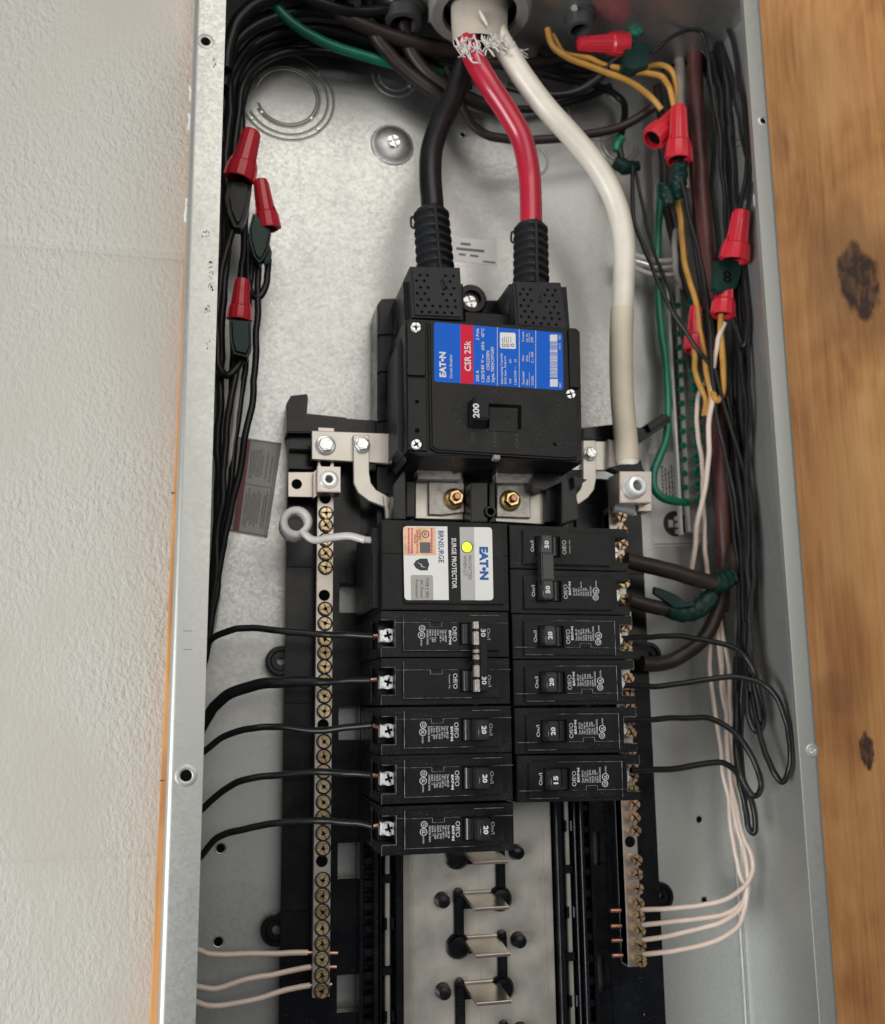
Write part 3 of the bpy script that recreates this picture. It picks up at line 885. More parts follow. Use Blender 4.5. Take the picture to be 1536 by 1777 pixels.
nr = neutral_bar('silver terminal bar with raised brass screws right of the breakers', 3.69, zr(880), zr(1678),
                 [P(1100 + (v - 1490) * .06, v, 2.35).z for v in Rs], [zr(1461)], .24, ['screw_bronze', 'screw_bronze', 'brass'], 'neutral terminal bars')
obj('side_face', MB().box(3.50, 3.52, 2.62, 3.0, zr(1675), zr(890)), 'steel', nr)
mb = MB()
for v in (1579, 1606, 1631, 1657):
    z = P(1090, v, 2.8).z
    mb.tube([(3.45, 2.8, z), (3.18, 2.8, z + .01)], .05, 8)
obj('copper_tip', mb, 'copper', nr)

# bonding strap, lug and bracket on the left bar
t = thing('bonding_strap', 'flat tinned strap bolted across the top of the left terminal bar', 'strap', P(541, 800, 2.4), 'flat bonding straps')
obj('strap', MB().ppx([(541, 747), (700, 753), (700, 806), (541, 797)], 2.42, 2.55, .015), 'tin', t)
def hexbolt(u, v, y, r, parent, mat_='steel'):
    p = P(u, v, y)
    bl = obj('bolt', MB().lathe([(0, r), (.03, r * .98), (.05, r * .8)], p, (0, -1, 0), 24).lathe([(.03, r * .78), (.14, r * .76), (.16, r * .66)], p, (0, -1, 0), 6, rot=.2), mat_, parent, smooth=30)
    obj('drive_recess', MB().screw(p + V((0, -.155, 0)), r * .52, .03, .6, gap=.24), mat_, bl)
hexbolt(565, 773, 2.42, .25, t)
def arcstrap(px_l, y0, y1):
    return MB().ppx(px_l, y0, y1, .015)
t2 = thing('curved_strap', 'curved tinned strap dropping from the left bonding strap', 'strap', P(650, 895, 2.3), 'curved neutral straps')
obj('strap', arcstrap([(613, 755), (641, 755), (641, 820), (644, 838), (653, 850), (668, 858), (680, 866), (682, 890), (683, 900), (670, 900), (668, 880), (640, 869), (622, 855), (614, 838)], 2.28, 2.40), 'tin', t2)
mb = MB()
for (u0, v0, u1, v1) in ((664, 860, 666, 879), (671, 862, 673, 882)):
    mb.ppx([(u0, v0), (u0 + 1.2, v0), (u1 + 1.2, v1), (u1, v1)], 2.272, 2.281)
obj('scored_line', mb, 'ink_grey', t2)
hexbolt(628, 773, 2.28, .21, t2)
t = thing('neutral_lug', 'square lug with socket screw on the left terminal bar', 'lug', P(570, 853, 2.6))
obj('block', MB().ppx([(551, 809), (591, 810), (591, 854), (551, 853)], 2.05, 2.6, .02, 2), 'bar_alu', t)
p = P(571, 832, 2.05)
obj('socket_screw', MB().lathe([(-.02, .235), (.01, .22), (.02, .20), (.01, .17), (.06, .16), (.06, .10), (.0, .09)], p, (0, -1, 0), 26, close=False), 'screw_zinc', t)
obj('hex_socket', MB().lathe([(.012, .092), (.013, .004)], p, (0, -1, 0), 6, close=False), 'ink_dark', t)
obj('bracket', MB().ppx([(500, 819), (545, 819), (545, 863), (500, 862)], 2.5, 2.62, .01).ppx([(544, 820), (552, 812), (552, 858), (544, 864)], 2.3, 2.6), 'bar_alu', t)
p = P(515, 840, 2.495)
obj('bracket_hole', MB().disc(p, .125, 18), 'hole_black', t)

# right straps and lug
t = thing('bonding_strap', 'flat tinned strap running behind the white cable to its lug', 'strap', P(1035, 815, 2.5), 'flat bonding straps')
obj('strap', MB().ppx([(990, 764), (1054, 766), (1058, 816), (990, 816)], 2.5, 2.62, .015), 'tin', t)
obj('clear_cover', MB().ppx([(1056, 762), (1080, 766), (1078, 814), (1056, 812)], 2.3, 2.62, .03), 'hub_grey', t)
t = thing('curved_strap', 'curved tinned strap with one bolt beside the main breaker, lower right', 'strap', P(1010, 875, 2.3), 'curved neutral straps')
obj('strap', arcstrap([(1012, 764), (1034, 764), (1035, 830), (1031, 850), (1020, 864), (1003, 876), (998, 860), (1008, 848), (1012, 832)], 2.32, 2.44), 'tin', t)
hexbolt(1023, 788, 2.32, .19, t)
t = thing('neutral_lug', 'large square lug clamping the end of the white cable', 'lug', P(1100, 880, 2.5))
obj('block', MB().ppx([(1076, 818), (1131, 818), (1131, 872), (1076, 872)], 1.75, 2.5, .02, 2), 'bar_alu', t)
obj('foot', MB().ppx([(1112, 870), (1131, 868), (1131, 887), (1108, 887)], 2.1, 2.5, .01), 'bar_alu', t)
p = P(1100, 846, 1.75)
obj('socket_screw', MB().lathe([(-.01, .30), (.02, .285), (.06, .265), (.10, .28), (.14, .265), (.18, .275), (.22, .255), (.26, .235), (.275, .20), (.275, .145), (.16, .13)], p, (0, -1, 0), 30, close=False), 'screw_zinc', t, smooth=30)
obj('hex_socket', MB().lathe([(.17, .135), (.171, .004)], p, (0, -1, 0), 16, close=False), 'ink_grey', t)
p = P(1083, 884, 2.3)
obj('stripped_strands', MB().tube([p + V((-.25, .05, .05)), p, p + V((.25, 0, -.04))], .14, 10).tube([p + V((.25, 0, .1)), p + V((.27, 0, -.15))], .07, 8), 'steel', t)
mb = MB().ppx([(1056, 812), (1076, 806), (1108, 804), (1113, 798), (1116, 812), (1122, 820), (1080, 822)], 1.9, 2.2, .02)
obj('tape_rag', mb, 'tape_black', t)

# ------------------------------------------------------------------ ground bar
gb = thing('ground_bar', 'slim ground bar with two rails and rows of green screws', 'ground bar', P(1195, 935, 3.6))
def rail3(a, b, w, y0, y1, name='rail', m_='steel'):
    p0, p1 = P(*a, y0), P(*b, y0)
    m = MB()
    m.add([p0 + V((-w, 0, 0)), p0 + V((w, 0, 0)), p1 + V((w, 0, 0)), p1 + V((-w, 0, 0))] + [p + V((d, y1 - y0, 0)) for p, d in ((p0, -w), (p0, w), (p1, w), (p1, -w))],
          [(0, 1, 2, 3), (0, 4, 5, 1), (1, 5, 6, 2), (2, 6, 7, 3), (3, 7, 4, 0)])
    return obj(name, m, m_, gb, smooth=None)
rail3((1158, 480), (1184, 928), .035, 3.1, 3.25)
rail3((1177, 480), (1197, 922), .03, 3.15, 3.29)
rail3((1188, 480), (1207, 925), .20, 3.30, 3.5, 'channel', 'tin')
for k in range(15):
    a = k / 14
    u = 1195 + 14 * a; v = 528 + 340 * a
    obj('ground_screw', MB().screw(P(u + 4, v, 3.05), .15, .15, k * .7, gap=.12), 'green_screw', gb)
    obj('ground_screw', MB().screw(P(u - 20, v + 3, 3.12), .085, .08, k * .7, gap=.12), 'green_screw', gb)
for v in (893, 912):
    obj('open_hole', MB().disc(P(1207, v, 3.33), .10, 14), 'hole_black', gb)

# ------------------------------------------------------------------ main breaker
YM = .56
main = thing('main_breaker', 'large black main breaker with blue and red rating label and 200 handle', 'breaker', P(858, 800, 1.5))
obj('case', MB().ppx([(703, 555), (712, 553), (1000, 569), (1007, 575), (1011, 803), (980, 800), (728, 790), (706, 782)], YM + .12, 2.75, .03, 2), 'case_black', main)
obj('cover_plate', MB().ppx([(744, 557), (985, 570), (989, 680), (1003, 683), (1004, 795), (985, 797), (760, 783), (748, 776)], YM, YM + .13, .045, 3), 'case_black', main)
obj('side_ledge', MB().ppx([(706, 557), (739, 558), (739, 652), (707, 651)], YM + .05, YM + .13, .015).ppx([(707, 655), (740, 656), (742, 783), (708, 781)], YM + .07, YM + .13, .015), 'case_black', main)
obj('side_ledge', MB().ppx([(986, 572), (1005, 575), (1006, 673), (989, 672)], YM + .03, YM + .13, .015), 'case_black', main)
for u, v in ((721, 569), (722, 772), (989, 685)):
    k_ = obj('cover_screw', MB().screw(P(u, v, YM + .05), .115, .08, random.random(), gap=.16), 'screw_zinc', main)
    obj('drive_recess', MB().disc(P(u, v, YM + .05) + V((0, -.023, 0)), .06, 12), 'hole_black', k_)
mb = MB()
for u, v, r in ((724, 697, .05), (724, 747, .06), (963, 771, .045)):
    mb.disc(P(u, v, YM - .002 if u > 900 else YM + .066), r, 12)
obj('test_hole', mb, 'hole_black', main)
# terminal wells behind the boots
for q in ([(700, 488), (804, 492), (806, 560), (703, 556)], [(884, 492), (984, 497), (990, 575), (884, 566)]):
    obj('terminal_well', MB().ppx(q, 1.15, 2.75, .03), 'case_black', main)
obj('centre_web', MB().ppx([(806, 540), (884, 545), (884, 566), (806, 562)], 1.3, 2.75, .03), 'case_black', main)
# handle and its window
obj('handle_window', MB().ppx([(812, 698), (905, 703), (905, 745), (812, 742)], YM - .003, YM + .05), 'hole_black', main)
obj('window_floor', MB().ppx([(849, 706), (899, 708), (899, 750), (849, 748)], YM - .012, YM + .05, .01), 'case_black', main)
bm = bmesh.new()
c = P(829, 716, YM)
def taper(x0, x1, z0, z1, y0, X0, X1, Z0, Z1, y1, bev=.02, seg=2):
    bm = bmesh.new()
    a = [bm.verts.new(p) for p in ((X0, y1, Z0), (X1, y1, Z0), (X1, y1, Z1), (X0, y1, Z1))]
    b = [bm.verts.new(p) for p in ((x0, y0, z0), (x1, y0, z0), (x1, y0, z1), (x0, y0, z1))]
    fs = [bm.faces.new(a), bm.faces.new(b[::-1])] + [bm.faces.new((a[i], b[i], b[(i + 1) % 4], a[(i + 1) % 4])) for i in range(4)]
    bmesh.ops.recalc_face_normals(bm, faces=fs)
    if bev:
        ed = [e for e in bm.edges if not all(abs(v.co.y - y0) < 1e-6 for v in e.verts)]
        bmesh.ops.bevel(bm, geom=ed, offset=bev, segments=seg, affect='EDGES')
    return MB().addbm(bm)
hd = obj('handle', taper(c.x - .21, c.x + .22, c.z - .40, c.z + .28, YM + .02, c.x - .17, c.x + .17, c.z - .25, c.z + .28, YM - .36, .03), 'case_matte', main)
obj('lettering', MB().text_px('200', 820.5, 700, 832, 725, YM - .365, 'up', .03), 'ink_white', hd)
mb = MB().text_px('ON', 817, 750, 824, 768, YM - .004, 'up', .0).text_px('OFF', 894, 751, 901, 778, YM - .004, 'up').text_px('TRIP', 856, 748, 862, 778, YM - .004, 'up')
obj('embossed_lettering', mb, 'case_edge', main)
obj('lower_latch', MB().ppx([(858, 789), (868, 790), (868, 797), (858, 796)], YM - .02, YM + .2), 'hub_grey', main)
# rating label
YL = YM - .004
lq = [P(753.5, 559, YL), P(976.5, 577.5, YL), P(977.5, 676.5, YL), P(753.5, 662.5, YL)]
def rounded(px, r, y, n=5):
    pts = [P(u, v, y) for u, v in px]; out = []
    k = len(pts)
    for i in range(k):
        a, b, c_ = pts[i - 1], pts[i], pts[(i + 1) % k]
        p0 = b + (a - b).normalized() * r; p1 = b + (c_ - b).normalized() * r
        for j in range(n + 1):
            t = j / n
            out.append(p0 * (1 - t) ** 2 + b * 2 * t * (1 - t) + p1 * t * t)
    return out
def flat(pts):
    return MB().add(pts, [tuple(range(len(pts)))])
def zpx(x, y): return 640 + x / 3.84, 360 + y / 3.84
lab = obj('rating_label', flat(rounded([zpx(435, 763), zpx(1291, 836), zpx(1298, 1218), zpx(435, 1160)], .07, YL)), 'label_blue', main)
obj('red_band', flat([P(*zpx(612, 778), YL - .003), P(*zpx(695, 785), YL - .003), P(*zpx(697, 1176), YL - .003), P(*zpx(612, 1171), YL - .003)]), 'label_red', lab)
mb = MB()
def T(s, x0, y0, x1, y1, bold=0.0):
    a = zpx(x0, y0); b = zpx(x1, y1)
    mb.text_px(s, a[0], a[1], b[0], b[1], YL - .007, 'up', bold)
T('EAT\u2022N', 470, 962, 515, 1130, .045); T('Circuit Breaker', 538, 978, 556, 1138, .01)
T('CSR 25k', 637, 888, 681, 1090, .02)
T('200 A', 714, 1085, 735, 1160, .012); T('2 Pole', 714, 805, 735, 883, .012)
T('120/240 V', 749, 1015, 770, 1162, .012); T('~', 756, 980, 764, 1008, .02); T('60Hz', 749, 893, 770, 950, .012); T('40\u00b0C', 749, 805, 770, 866, .012)
T('Cat.', 784, 1118, 805, 1165, .012); T('CSR2200N', 784, 955, 805, 1085, .012)
T('Style 7803C07G83', 815, 930, 842, 1165, .012)
T('Interrupting Capacity', 878, 970, 897, 1175, .012); T('RMS Sym. Ampere', 903, 990, 920, 1175, .012)
T('Volt', 935, 1140, 950, 1175, .012); T('kA', 935, 1010, 950, 1035, .012)
T('120/240 ~', 970, 1060, 984, 1180, .012); T('25', 970, 1010, 984, 1032, .012)
T('Terminal', 1022, 1095, 1038, 1182, .012); T('Wire', 1048, 1145, 1062, 1186, .012); T('CU/AL', 1083, 1120, 1099, 1187, .012)
T('Wire', 1022, 985, 1036, 1026, .012); T('Size', 1047, 985, 1061, 1026, .012); T('2 - 300', 1082, 962, 1098, 1035, .012)
T('Torque', 1022, 828, 1038, 895, .012); T('Lb. In.', 1047, 838, 1062, 895, .012); T('250', 1080, 865, 1096, 900, .012)
T('REC', 1270, 1165, 1282, 1200, .01); T('1412', 1266, 905, 1279, 945, .01); T('MEX', 1266, 850, 1279, 880, .01)
def bar4(x0, y0, x1, y1, sl=.075):
    pts = [P(*zpx(x, y), YL - .006) for x, y in ((x0, y0), (x1, y0), (x1, y1), (x0, y1))]
    mb.add(pts, [(0, 1, 2, 3)])
for x, y0, y1 in ((857, 798, 1188), (1003, 810, 1198), (1113, 820, 1206)):
    bar4(x - 1.6, y0, x + 1.6, y1)
for y0, y1 in ((1098, 1188), (962, 1030), (835, 900)):
    bar4(1069, y0, 1071.5, y1)
random.seed(5)
bar4(1207, 847, 1257, 893)
bar4(1208, 1143, 1260, 1194)
y = 900
while y < 1136:
    w = random.choice((3, 3, 5, 7)); bar4(1208, y, 1258, y + w); y += w + random.choice((3, 4, 5))
obj('lettering', mb, 'ink_white', lab)
sk = obj('white_sticker', flat(rounded([zpx(874, 832), zpx(978, 836), zpx(981, 943), zpx(875, 938)], .04, YL - .004)), 'label_white', lab)
mb = MB()
for i, (x0, y0, x1, y1) in enumerate(((890, 870, 894, 900), (902, 860, 905, 900), (915, 862, 918, 905), (928, 858, 931, 905), (945, 862, 948, 898))):
    bar4(x0, y0, x1, y1)
for (x, y) in ((898, 918), (926, 920), (958, 918)):
    p = P(*zpx(x, y), YL - .008); mb.ring(p, .035, .007, 0, 360, 14, seg=4)
obj('small_print', mb, 'ink_dark', sk)

# insulating boots over the line terminals
def boot(label, plate, s0, s1, r0, r1, hole_rows):
    t = thing('terminal_boot', label, 'cable boot', P(plate[2][0], plate[2][1], 1.2), 'ribbed terminal boots')
    obj('perforated_shield', MB().ppx(plate, .72, 1.7, .05, 2), 'boot_black', t)
    a, b = P(*s0, 1.32), P(*s1, 1.42)
    ax = b - a; L = ax.length; prof = [(-.15, r0 * .95)]
    n = 7
    for i in range(n):
        h = L * i / n; r = r0 + (r1 - r0) * i / n
        prof += [(h + .02, r * .86), (h + L / n * .35, r * 1.06), (h + L / n * .6, r * 1.06), (h + L / n * .92, r * .86)]
    prof += [(L, r1 * .9), (L, r1 * .72), (L - .1, r1 * .7)]
    obj('ribbed_sleeve', MB().lathe(prof, a, ax, 28, close=False), 'boot_black', t)
    m = MB()
    up = ax.normalized(); f = V((0, -1, 0))
    p0 = a + f * (r0 * 1.05) - up * .75 + V((.02, -.1, 0)); p1 = b + f * (r1 * 1.05)
    m.tube([p0, a + f * r0 * 1.09, p1], .045, 8)
    obj('front_rib', m, 'boot_black', t)
    s = V((-1, 0, 0))
    c0 = b + s * (r1 * 1.0) - up * (L * .12)
    obj('side_catch', MB().tube(spline([c0, c0 + s * .09 - up * .02, c0 + s * .10 - up * .26, c0 - up * .3], 4), .03, 8), 'boot_black', t)
    m = MB()
    q4 = [P(u, v, .716) for u, v in plate]
    for (a_, b_) in hole_rows:
        tt = q4[0].lerp(q4[1], a_); bb = q4[3].lerp(q4[2], a_)
        m.disc(tt.lerp(bb, b_), .037, 10)
    obj('vent_holes', m, 'hole_black', t)
hr = []
for i, b_ in enumerate((.18, .29, .42, .54, .66)):
    o_ = .0 if i % 2 == 0 else -.07
    hr += [(.18 + o_, b_), (.33 + o_, b_), (.64 + o_ + .05, b_), (.79 + o_ + .06, b_)]
hr += [(k, .78) for k in (.10, .25, .40, .55, .70, .86)] + [(k, .90) for k in (.18, .33, .48, .63, .78)]
boot('ribbed black rubber boot on the end of the black cable', [(712, 461), (799, 463), (804, 553), (717, 549)], (756, 470), (748, 368), .44, .42, hr)
boot('ribbed black rubber boot on the end of the red cable', [(892, 487), (974, 489), (986, 573), (897, 566)], (922, 492), (921, 394), .43, .41, hr)

# ------------------------------------------------------------------ surge protector
sp = thing('surge_protector', 'black surge protector with white and grey label and lit yellow green lamp', 'surge protector', (-1.4, 2.9, .55))
z1, z0 = 2.50, .56
obj('case', MB().box(-2.84, -.02, .10, 2.9, z0, z1, .02, 2), 'case_black', sp)
obj('raised_face', MB().prism([(-2.37, z0 + .13), (-.14, z0 + .13), (-.14, z1 - .09), (-2.37, z1 - .09)], 0, .11, .02, 2), 'case_black', sp)
obj('end_block', MB().box(-3.0, -2.83, .45, 2.8, z0 + .05, z1 - .1, .02), 'case_black', sp)
obj('seam', MB().box(-2.842, -2.38, .097, .13, 1.76, 1.775).box(-.138, -.02, .097, .13, 1.76, 1.775), 'hole_black', sp)
def spx(x, y): return 620 + x / 5.486, 880 + y / 5.486
YS = -.004
def sflat(x0, y0, x1, y1, dy=0.0, r=None, corners=None):
    pts = [P(*spx(x, y), YS - dy) for x, y in ((x0, y0), (x1, y0 + (x1 - x0) * .008), (x1 + (y1 - y0) * .02, y1), (x0 + (y1 - y0) * .02, y1))]
    if r is None: return flat(pts)
    out = []
    for i in range(4):
        a, b, c_ = pts[i - 1], pts[i], pts[(i + 1) % 4]
        if corners and not corners[i]:
            out.append(b); continue
        p0 = b + (a - b).normalized() * r; p1 = b + (c_ - b).normalized() * r
        for j in range(6):
            t = j / 5; out.append(p0 * (1 - t) ** 2 + b * 2 * t * (1 - t) + p1 * t * t)
    return flat(out)
lab = obj('product_label', sflat(436, 181, 858, 885, 0, .09, (1, 0, 0, 1)), 'label_white', sp)
l2_ = obj('status_label', sflat(1110, 191, 1283, 887, 0, .09, (0, 1, 1, 0)), 'label_white', sp)
l3_ = obj('grey_band', sflat(975, 190, 1111, 886, 0), 'label_silver', l2_)
def ST(mb, s, x0, y0, x1, y1, bold=0.0, dy=.004):
    a = spx(x0, y0); b = spx(x1, y1)
    mb.text_px(s, a[0], a[1], b[0], b[1], YS - dy, 'down', bold)
mb = MB(); ST(mb, 'SURGE PROTECTOR', 900, 293, 946, 775, .022, 0)
obj('lettering', mb, 'ink_white', sp)
mb = MB(); ST(mb, 'EAT\u2022N', 1165, 378, 1248, 693, .055)
obj('lettering', mb, 'ink_blue', l2_)
mb = MB(); ST(mb, 'PROTECTED', 1057, 458, 1087, 690, .0); ST(mb, 'WHEN LIT', 1012, 458, 1044, 655, .0)
obj('lettering', mb, 'ink_grey', l2_)
mb = MB(); ST(mb, 'BRNSURGE', 772, 225, 824, 530, .012)
obj('lettering', mb, 'ink_navy', lab)
hg = obj('hologram_patch', sflat(440, 190, 745, 460, .002, .03, (0, 1, 0, 0)), 'label_hologram', lab)
mb = MB(); ST(mb, 'LISTED', 585, 215, 605, 315, .02, .006); ST(mb, 'SURGE PROTECTIVE', 562, 220, 580, 440, .02, .006); ST(mb, 'DEVICE', 540, 260, 557, 345, .02, .006)
obj('lettering', mb, 'ink_red', hg)
mb = MB()
for x in (482, 512, 700):
    y = 200
    while y < 440:
        l = random.uniform(10, 22); a = spx(x, y); b = spx(x + 16, y + l)
        mb.rect_px(a[0], a[1], b[0], b[1], YS - .006); y += l + 6
obj('small_print', mb, 'ink_magenta', hg)
obj('dark_square', sflat(595, 335, 695, 437, .005), 'ink_grey', hg)
p = P(*spx(648, 258), YS - .006)
mb = MB().ring(p, .075, .008, 0, 360, 24, seg=5).text('UL', p.x, p.z, YS - .007, .075, .06, 'down', .02)
obj('listing_mark', mb, 'ink_dark', hg)
sh = [(535, 545), (560, 508), (600, 490), (668, 490), (672, 512), (686, 545), (674, 580), (670, 603), (600, 603), (560, 582)]
obj('shield_symbol', flat([P(*spx(*q), YS - .003) for q in sh]), 'ink_dark', lab)
bo = [(570, 524), (612, 548), (606, 562), (655, 578), (608, 538), (614, 528)]
bo = [(566, 523), (618, 546), (612, 560), (660, 579), (606, 566), (612, 550)]
obj('bolt_symbol', flat([P(*spx(*q), YS - .006) for q in bo]), 'label_white', lab)
gbx = obj('grey_box', sflat(508, 646, 720, 884, .002, .05, (1, 1, 0, 0)), 'label_grey', lab)
mb = MB(); ST(mb, 'TYPE 2 SPD', 650, 672, 680, 865, 0, .005); ST(mb, 'AC Power', 602, 692, 628, 868, 0, .005); ST(mb, 'Protection', 556, 690, 580, 865, 0, .005)
obj('lettering', mb, 'ink_dark', gbx)
p = P(*spx(1043, 383), -.004)
lm = obj('lamp_bezel', MB().lathe([(0, .125), (.02, .12), (.022, .112)], p, (0, -1, 0), 26, close=False), 'ink_dark', l3_)
obj('status_lamp', MB().lathe([(0, .113), (.03, .105), (.05, .08), (.062, .04)], p, (0, -1, 0), 26), 'led', lm)

# ------------------------------------------------------------------ branch breakers
LINES = {20: 'Type BR120\nType C120\n120 / 240 V~\nCu/Al  SWD\nHACR Type\n1 Pole  J-669\nE7819 - T\nLR43556 DNG',
         15: 'Type BR115\nType C115\n120 / 240 V~\nCu/Al  SWD\nHACR Type\n1 Pole  J-669\nE7819 - T\nLR43556 DNG',
         30: 'Type BR230\nType C230\n120 / 240 V~\nCu/Al\nHACR Type\n2 Pole  J-669\nE7819 - T\nLR43556 DNG',
         50: 'Type BR250\nType C250\n120 / 240 V~\nCu/Al  75C max. wire\nHACR Type\n2 Pole  J-669\nE7819 - T\nLR43556 DNG'}
def pole(t, zc, amp, full=True, plain=False):
    """one pole in the breaker's own frame: terminal end at -x, handle towards 0, front at y 0"""
    z = zc
    def outline(xn): return [(-2.83, z - .485), (-.012, z - .485), (-.012, z + .485), (-2.83, z + .485), (-2.83, z + .30), (xn, z + .30), (xn, z - .28), (-2.83, z - .28)]
    obj('case', MB().prism(outline(-2.53), .10, .40, .014, 2).prism(outline(-2.25), .401, 2.9), 'case_black', t)
    obj('terminal_pocket', MB().box(-2.79, -2.24, .80, 2.85, z - .285, z + .305, .01).box(-2.86, -2.8, 1.3, 2.8, z - .44, z + .40, .02), 'gloss_black', t)
    if plain:
        pr = [(-2.37, z - .36), (-.30, z - .36), (-.30, z + .40), (-2.37, z + .40)]
        obj('raised_face', MB().prism(pr, 0, .11, .022, 3), 'case_black', t)
    else:
        pr = [(-2.37, z - .35), (-.25, z - .35), (-.25, z + .24), (-1.535, z + .24), (-1.535, z + .15), (-1.79, z + .15), (-1.79, z + .24), (-2.37, z + .24)]
        obj('raised_face', MB().prism(pr, 0, .11, .010, 2), 'case_black', t)
        obj('upper_step', MB().prism([(-2.37, z + .242), (-.25, z + .242), (-.25, z + .40), (-2.37, z + .40)], .03, .11, .012, 2).box(-1.785, -1.54, .022, .10, z + .155, z + .24, .006), 'case_black', t)
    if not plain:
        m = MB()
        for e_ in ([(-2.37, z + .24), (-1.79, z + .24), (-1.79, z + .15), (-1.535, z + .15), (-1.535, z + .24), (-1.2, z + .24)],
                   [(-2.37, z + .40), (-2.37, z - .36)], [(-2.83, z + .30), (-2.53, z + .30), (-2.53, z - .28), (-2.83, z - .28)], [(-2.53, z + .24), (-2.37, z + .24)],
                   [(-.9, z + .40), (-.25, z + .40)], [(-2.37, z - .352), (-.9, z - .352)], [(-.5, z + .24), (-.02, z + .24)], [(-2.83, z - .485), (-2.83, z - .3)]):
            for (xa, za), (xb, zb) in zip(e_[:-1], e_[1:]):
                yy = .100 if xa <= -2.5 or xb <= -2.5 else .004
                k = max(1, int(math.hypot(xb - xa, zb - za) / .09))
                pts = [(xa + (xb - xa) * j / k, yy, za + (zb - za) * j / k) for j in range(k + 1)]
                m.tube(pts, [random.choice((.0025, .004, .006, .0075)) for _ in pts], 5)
        tag(obj('worn_glint_edge', m, 'worn_glint_edge', t), kind='stuff')  # scuffed edges, with the case's edge highlights painted in as pale lines
    obj('slot', MB().box(-1.16, -.56, -.002, .05, z - .235, z + .235), 'hole_black', t, smooth=None)
    m = MB().tube([(-1.01, .03, z - .21), (-1.01, .03, z + .21)], .10, 18)
    obj('handle_skirt', m, 'handle_black', t)
    h = obj('handle', taper(-.94, -.60, z - .225, z + .225, .03, -.86, -.62, z - .205, z + .205, -.30, .022, 3), 'handle_black', t)
    obj('lettering', MB().text(str(amp), -.735, z, -.304, .17, .105, 'down', .035), 'ink_white' if amp != 30 else 'ink_pale', h)
    obj('lettering', MB().text('On/I', -.50, z, -.004, .25, .075, 'down'), 'ink_pale', t)
    m = MB().text('Off/O', -1.255, z, -.004, .32, .095, 'down')
    if full:
        m.text('EAT\u2022N', -1.355, z - .075, -.004, .30, .055, 'down', .06)
        m.text(LINES[amp], -1.65, z - .07, -.004, .32, .44, 'down', .008)
        m.ring((-1.965, -.002, z + .115), .062, .008, 0, 360, 20, seg=4).text('CE', -1.965, z + .115, -.004, .07, .06, 'down', .02)
        m.ring((-1.978, -.002, z - .03), .070, .008, 0, 360, 20, seg=4).text('UL', -1.978, z - .03, -.004, .08, .07, 'down', .03)
        m.text('LISTED', -1.985, z - .185, -.004, .15, .03, 'down', .01)
    else:
        m.text('Common Trip', -1.385, z - .01, -.004, .30, .035, 'down', .01)
    obj('printing', m, 'ink_pale', t)
    c_ = obj('wire_clamp', MB().box(-2.78, -2.50, .56, .82, z - .14, z + .13, .02), 'steel', t)
    obj('terminal_screw', MB().screw((-2.61, .56, z), .15, .12, .3 + abs(zc), gap=.16), 'screw_zinc', c_)
    obj('drive_recess', MB().disc((-2.61, .56 - .034, z), .085, 14), 'hole_black', c_)
def place(e, x, z, right, tilt=0.0, y=0.0):
    e.location = V((x, y, z)) * U
    e.rotation_euler = (0, (math.pi if right else 0) + math.radians(tilt), 0)
def copy_tree(o, parent=None):
    c_ = o.copy(); COL.objects.link(c_); c_.parent = parent
    for ch in [k for k in ALLOBJ if k.parent == o]: copy_tree(ch, c_)
    return c_

b30 = thing('circuit_breaker', 'black two-pole breaker with shiny handle tie, directly below the surge protector', 'breaker', (0, 0, 0), 'branch breakers')
pole(b30, 0, 30, True); pole(b30, -1, 30, False)
tie = obj('handle_tie', MB().box(-.80, -.62, -.33, -.05, -1.22, .22, .02, 2), 'case_matte', b30)
obj('tie_sheen', MB().prism([(-.915, -1.23), (-.805, -1.23), (-.805, .24), (-.915, .24)], -.36, -.20, .035, 4), 'tin_rough', tie)  # pale strip paints the reflection on the glossy black tie
for z_, h_ in ((.06, .03), (-.30, .05), (-.44, .02), (-.62, .06), (-.95, .03)):
    obj('tie_notch', MB().box(-.925, -.800, -.366, -.21, z_ - h_, z_ + h_, .01), 'gloss_black', tie)
obj('lettering', MB().text('30', -.71, 0, -.334, .17, .105, 'down', .02).text('30', -.71, -1.0, -.334, .17, .105, 'down', .02), 'ink_pale', tie)
b50 = thing('circuit_breaker', 'black two-pole breaker with tied handles marked 50, top of the right column', 'breaker', (0, 0, 0), 'branch breakers')
pole(b50, 0, 50, True, True); pole(b50, -1, 50, False, True)
obj('handle_tie', MB().box(-.88, -.60, -.335, -.03, -.80, -.20, .03, 3), 'handle_black', b50)
b20 = thing('circuit_breaker', 'single-pole breaker marked 20 on the left, next below the tied pair', 'breaker', (0, 0, 0), 'branch breakers')
pole(b20, 0, 20)
b15 = thing('circuit_breaker', 'single-pole breaker marked 15 at the bottom of the right column', 'breaker', (0, 0, 0), 'branch breakers')
pole(b15, 0, 15)
ALLOBJ = list(bpy.data.objects)
place(b30, -.03, .04, False); place(b50, .03, 1.0, True, .3, .05)
place(b20, -.02, -1.98, False)
place(b15, .06, -3.03, True, .9)
for z, right, tilt, lb in ((-2.97, False, 0, 'single-pole breaker marked 20 on the left, second from the bottom'),
                           (-4.0, False, .3, 'single-pole breaker marked 20 at the bottom of the left column'),
                           (0.0, True, .3, 'single-pole breaker marked 20 just below the tied 50 pair'),
                           (-1.0, True, .1, 'single-pole breaker marked 20, middle of the three on the right'),
                           (-2.03, True, .3, 'single-pole breaker marked 20 just above the one marked 15')):
    c_ = copy_tree(b20); c_['label'] = lb
    place(c_, -.02 if not right else .04, z, right, tilt, .02 if right else 0)

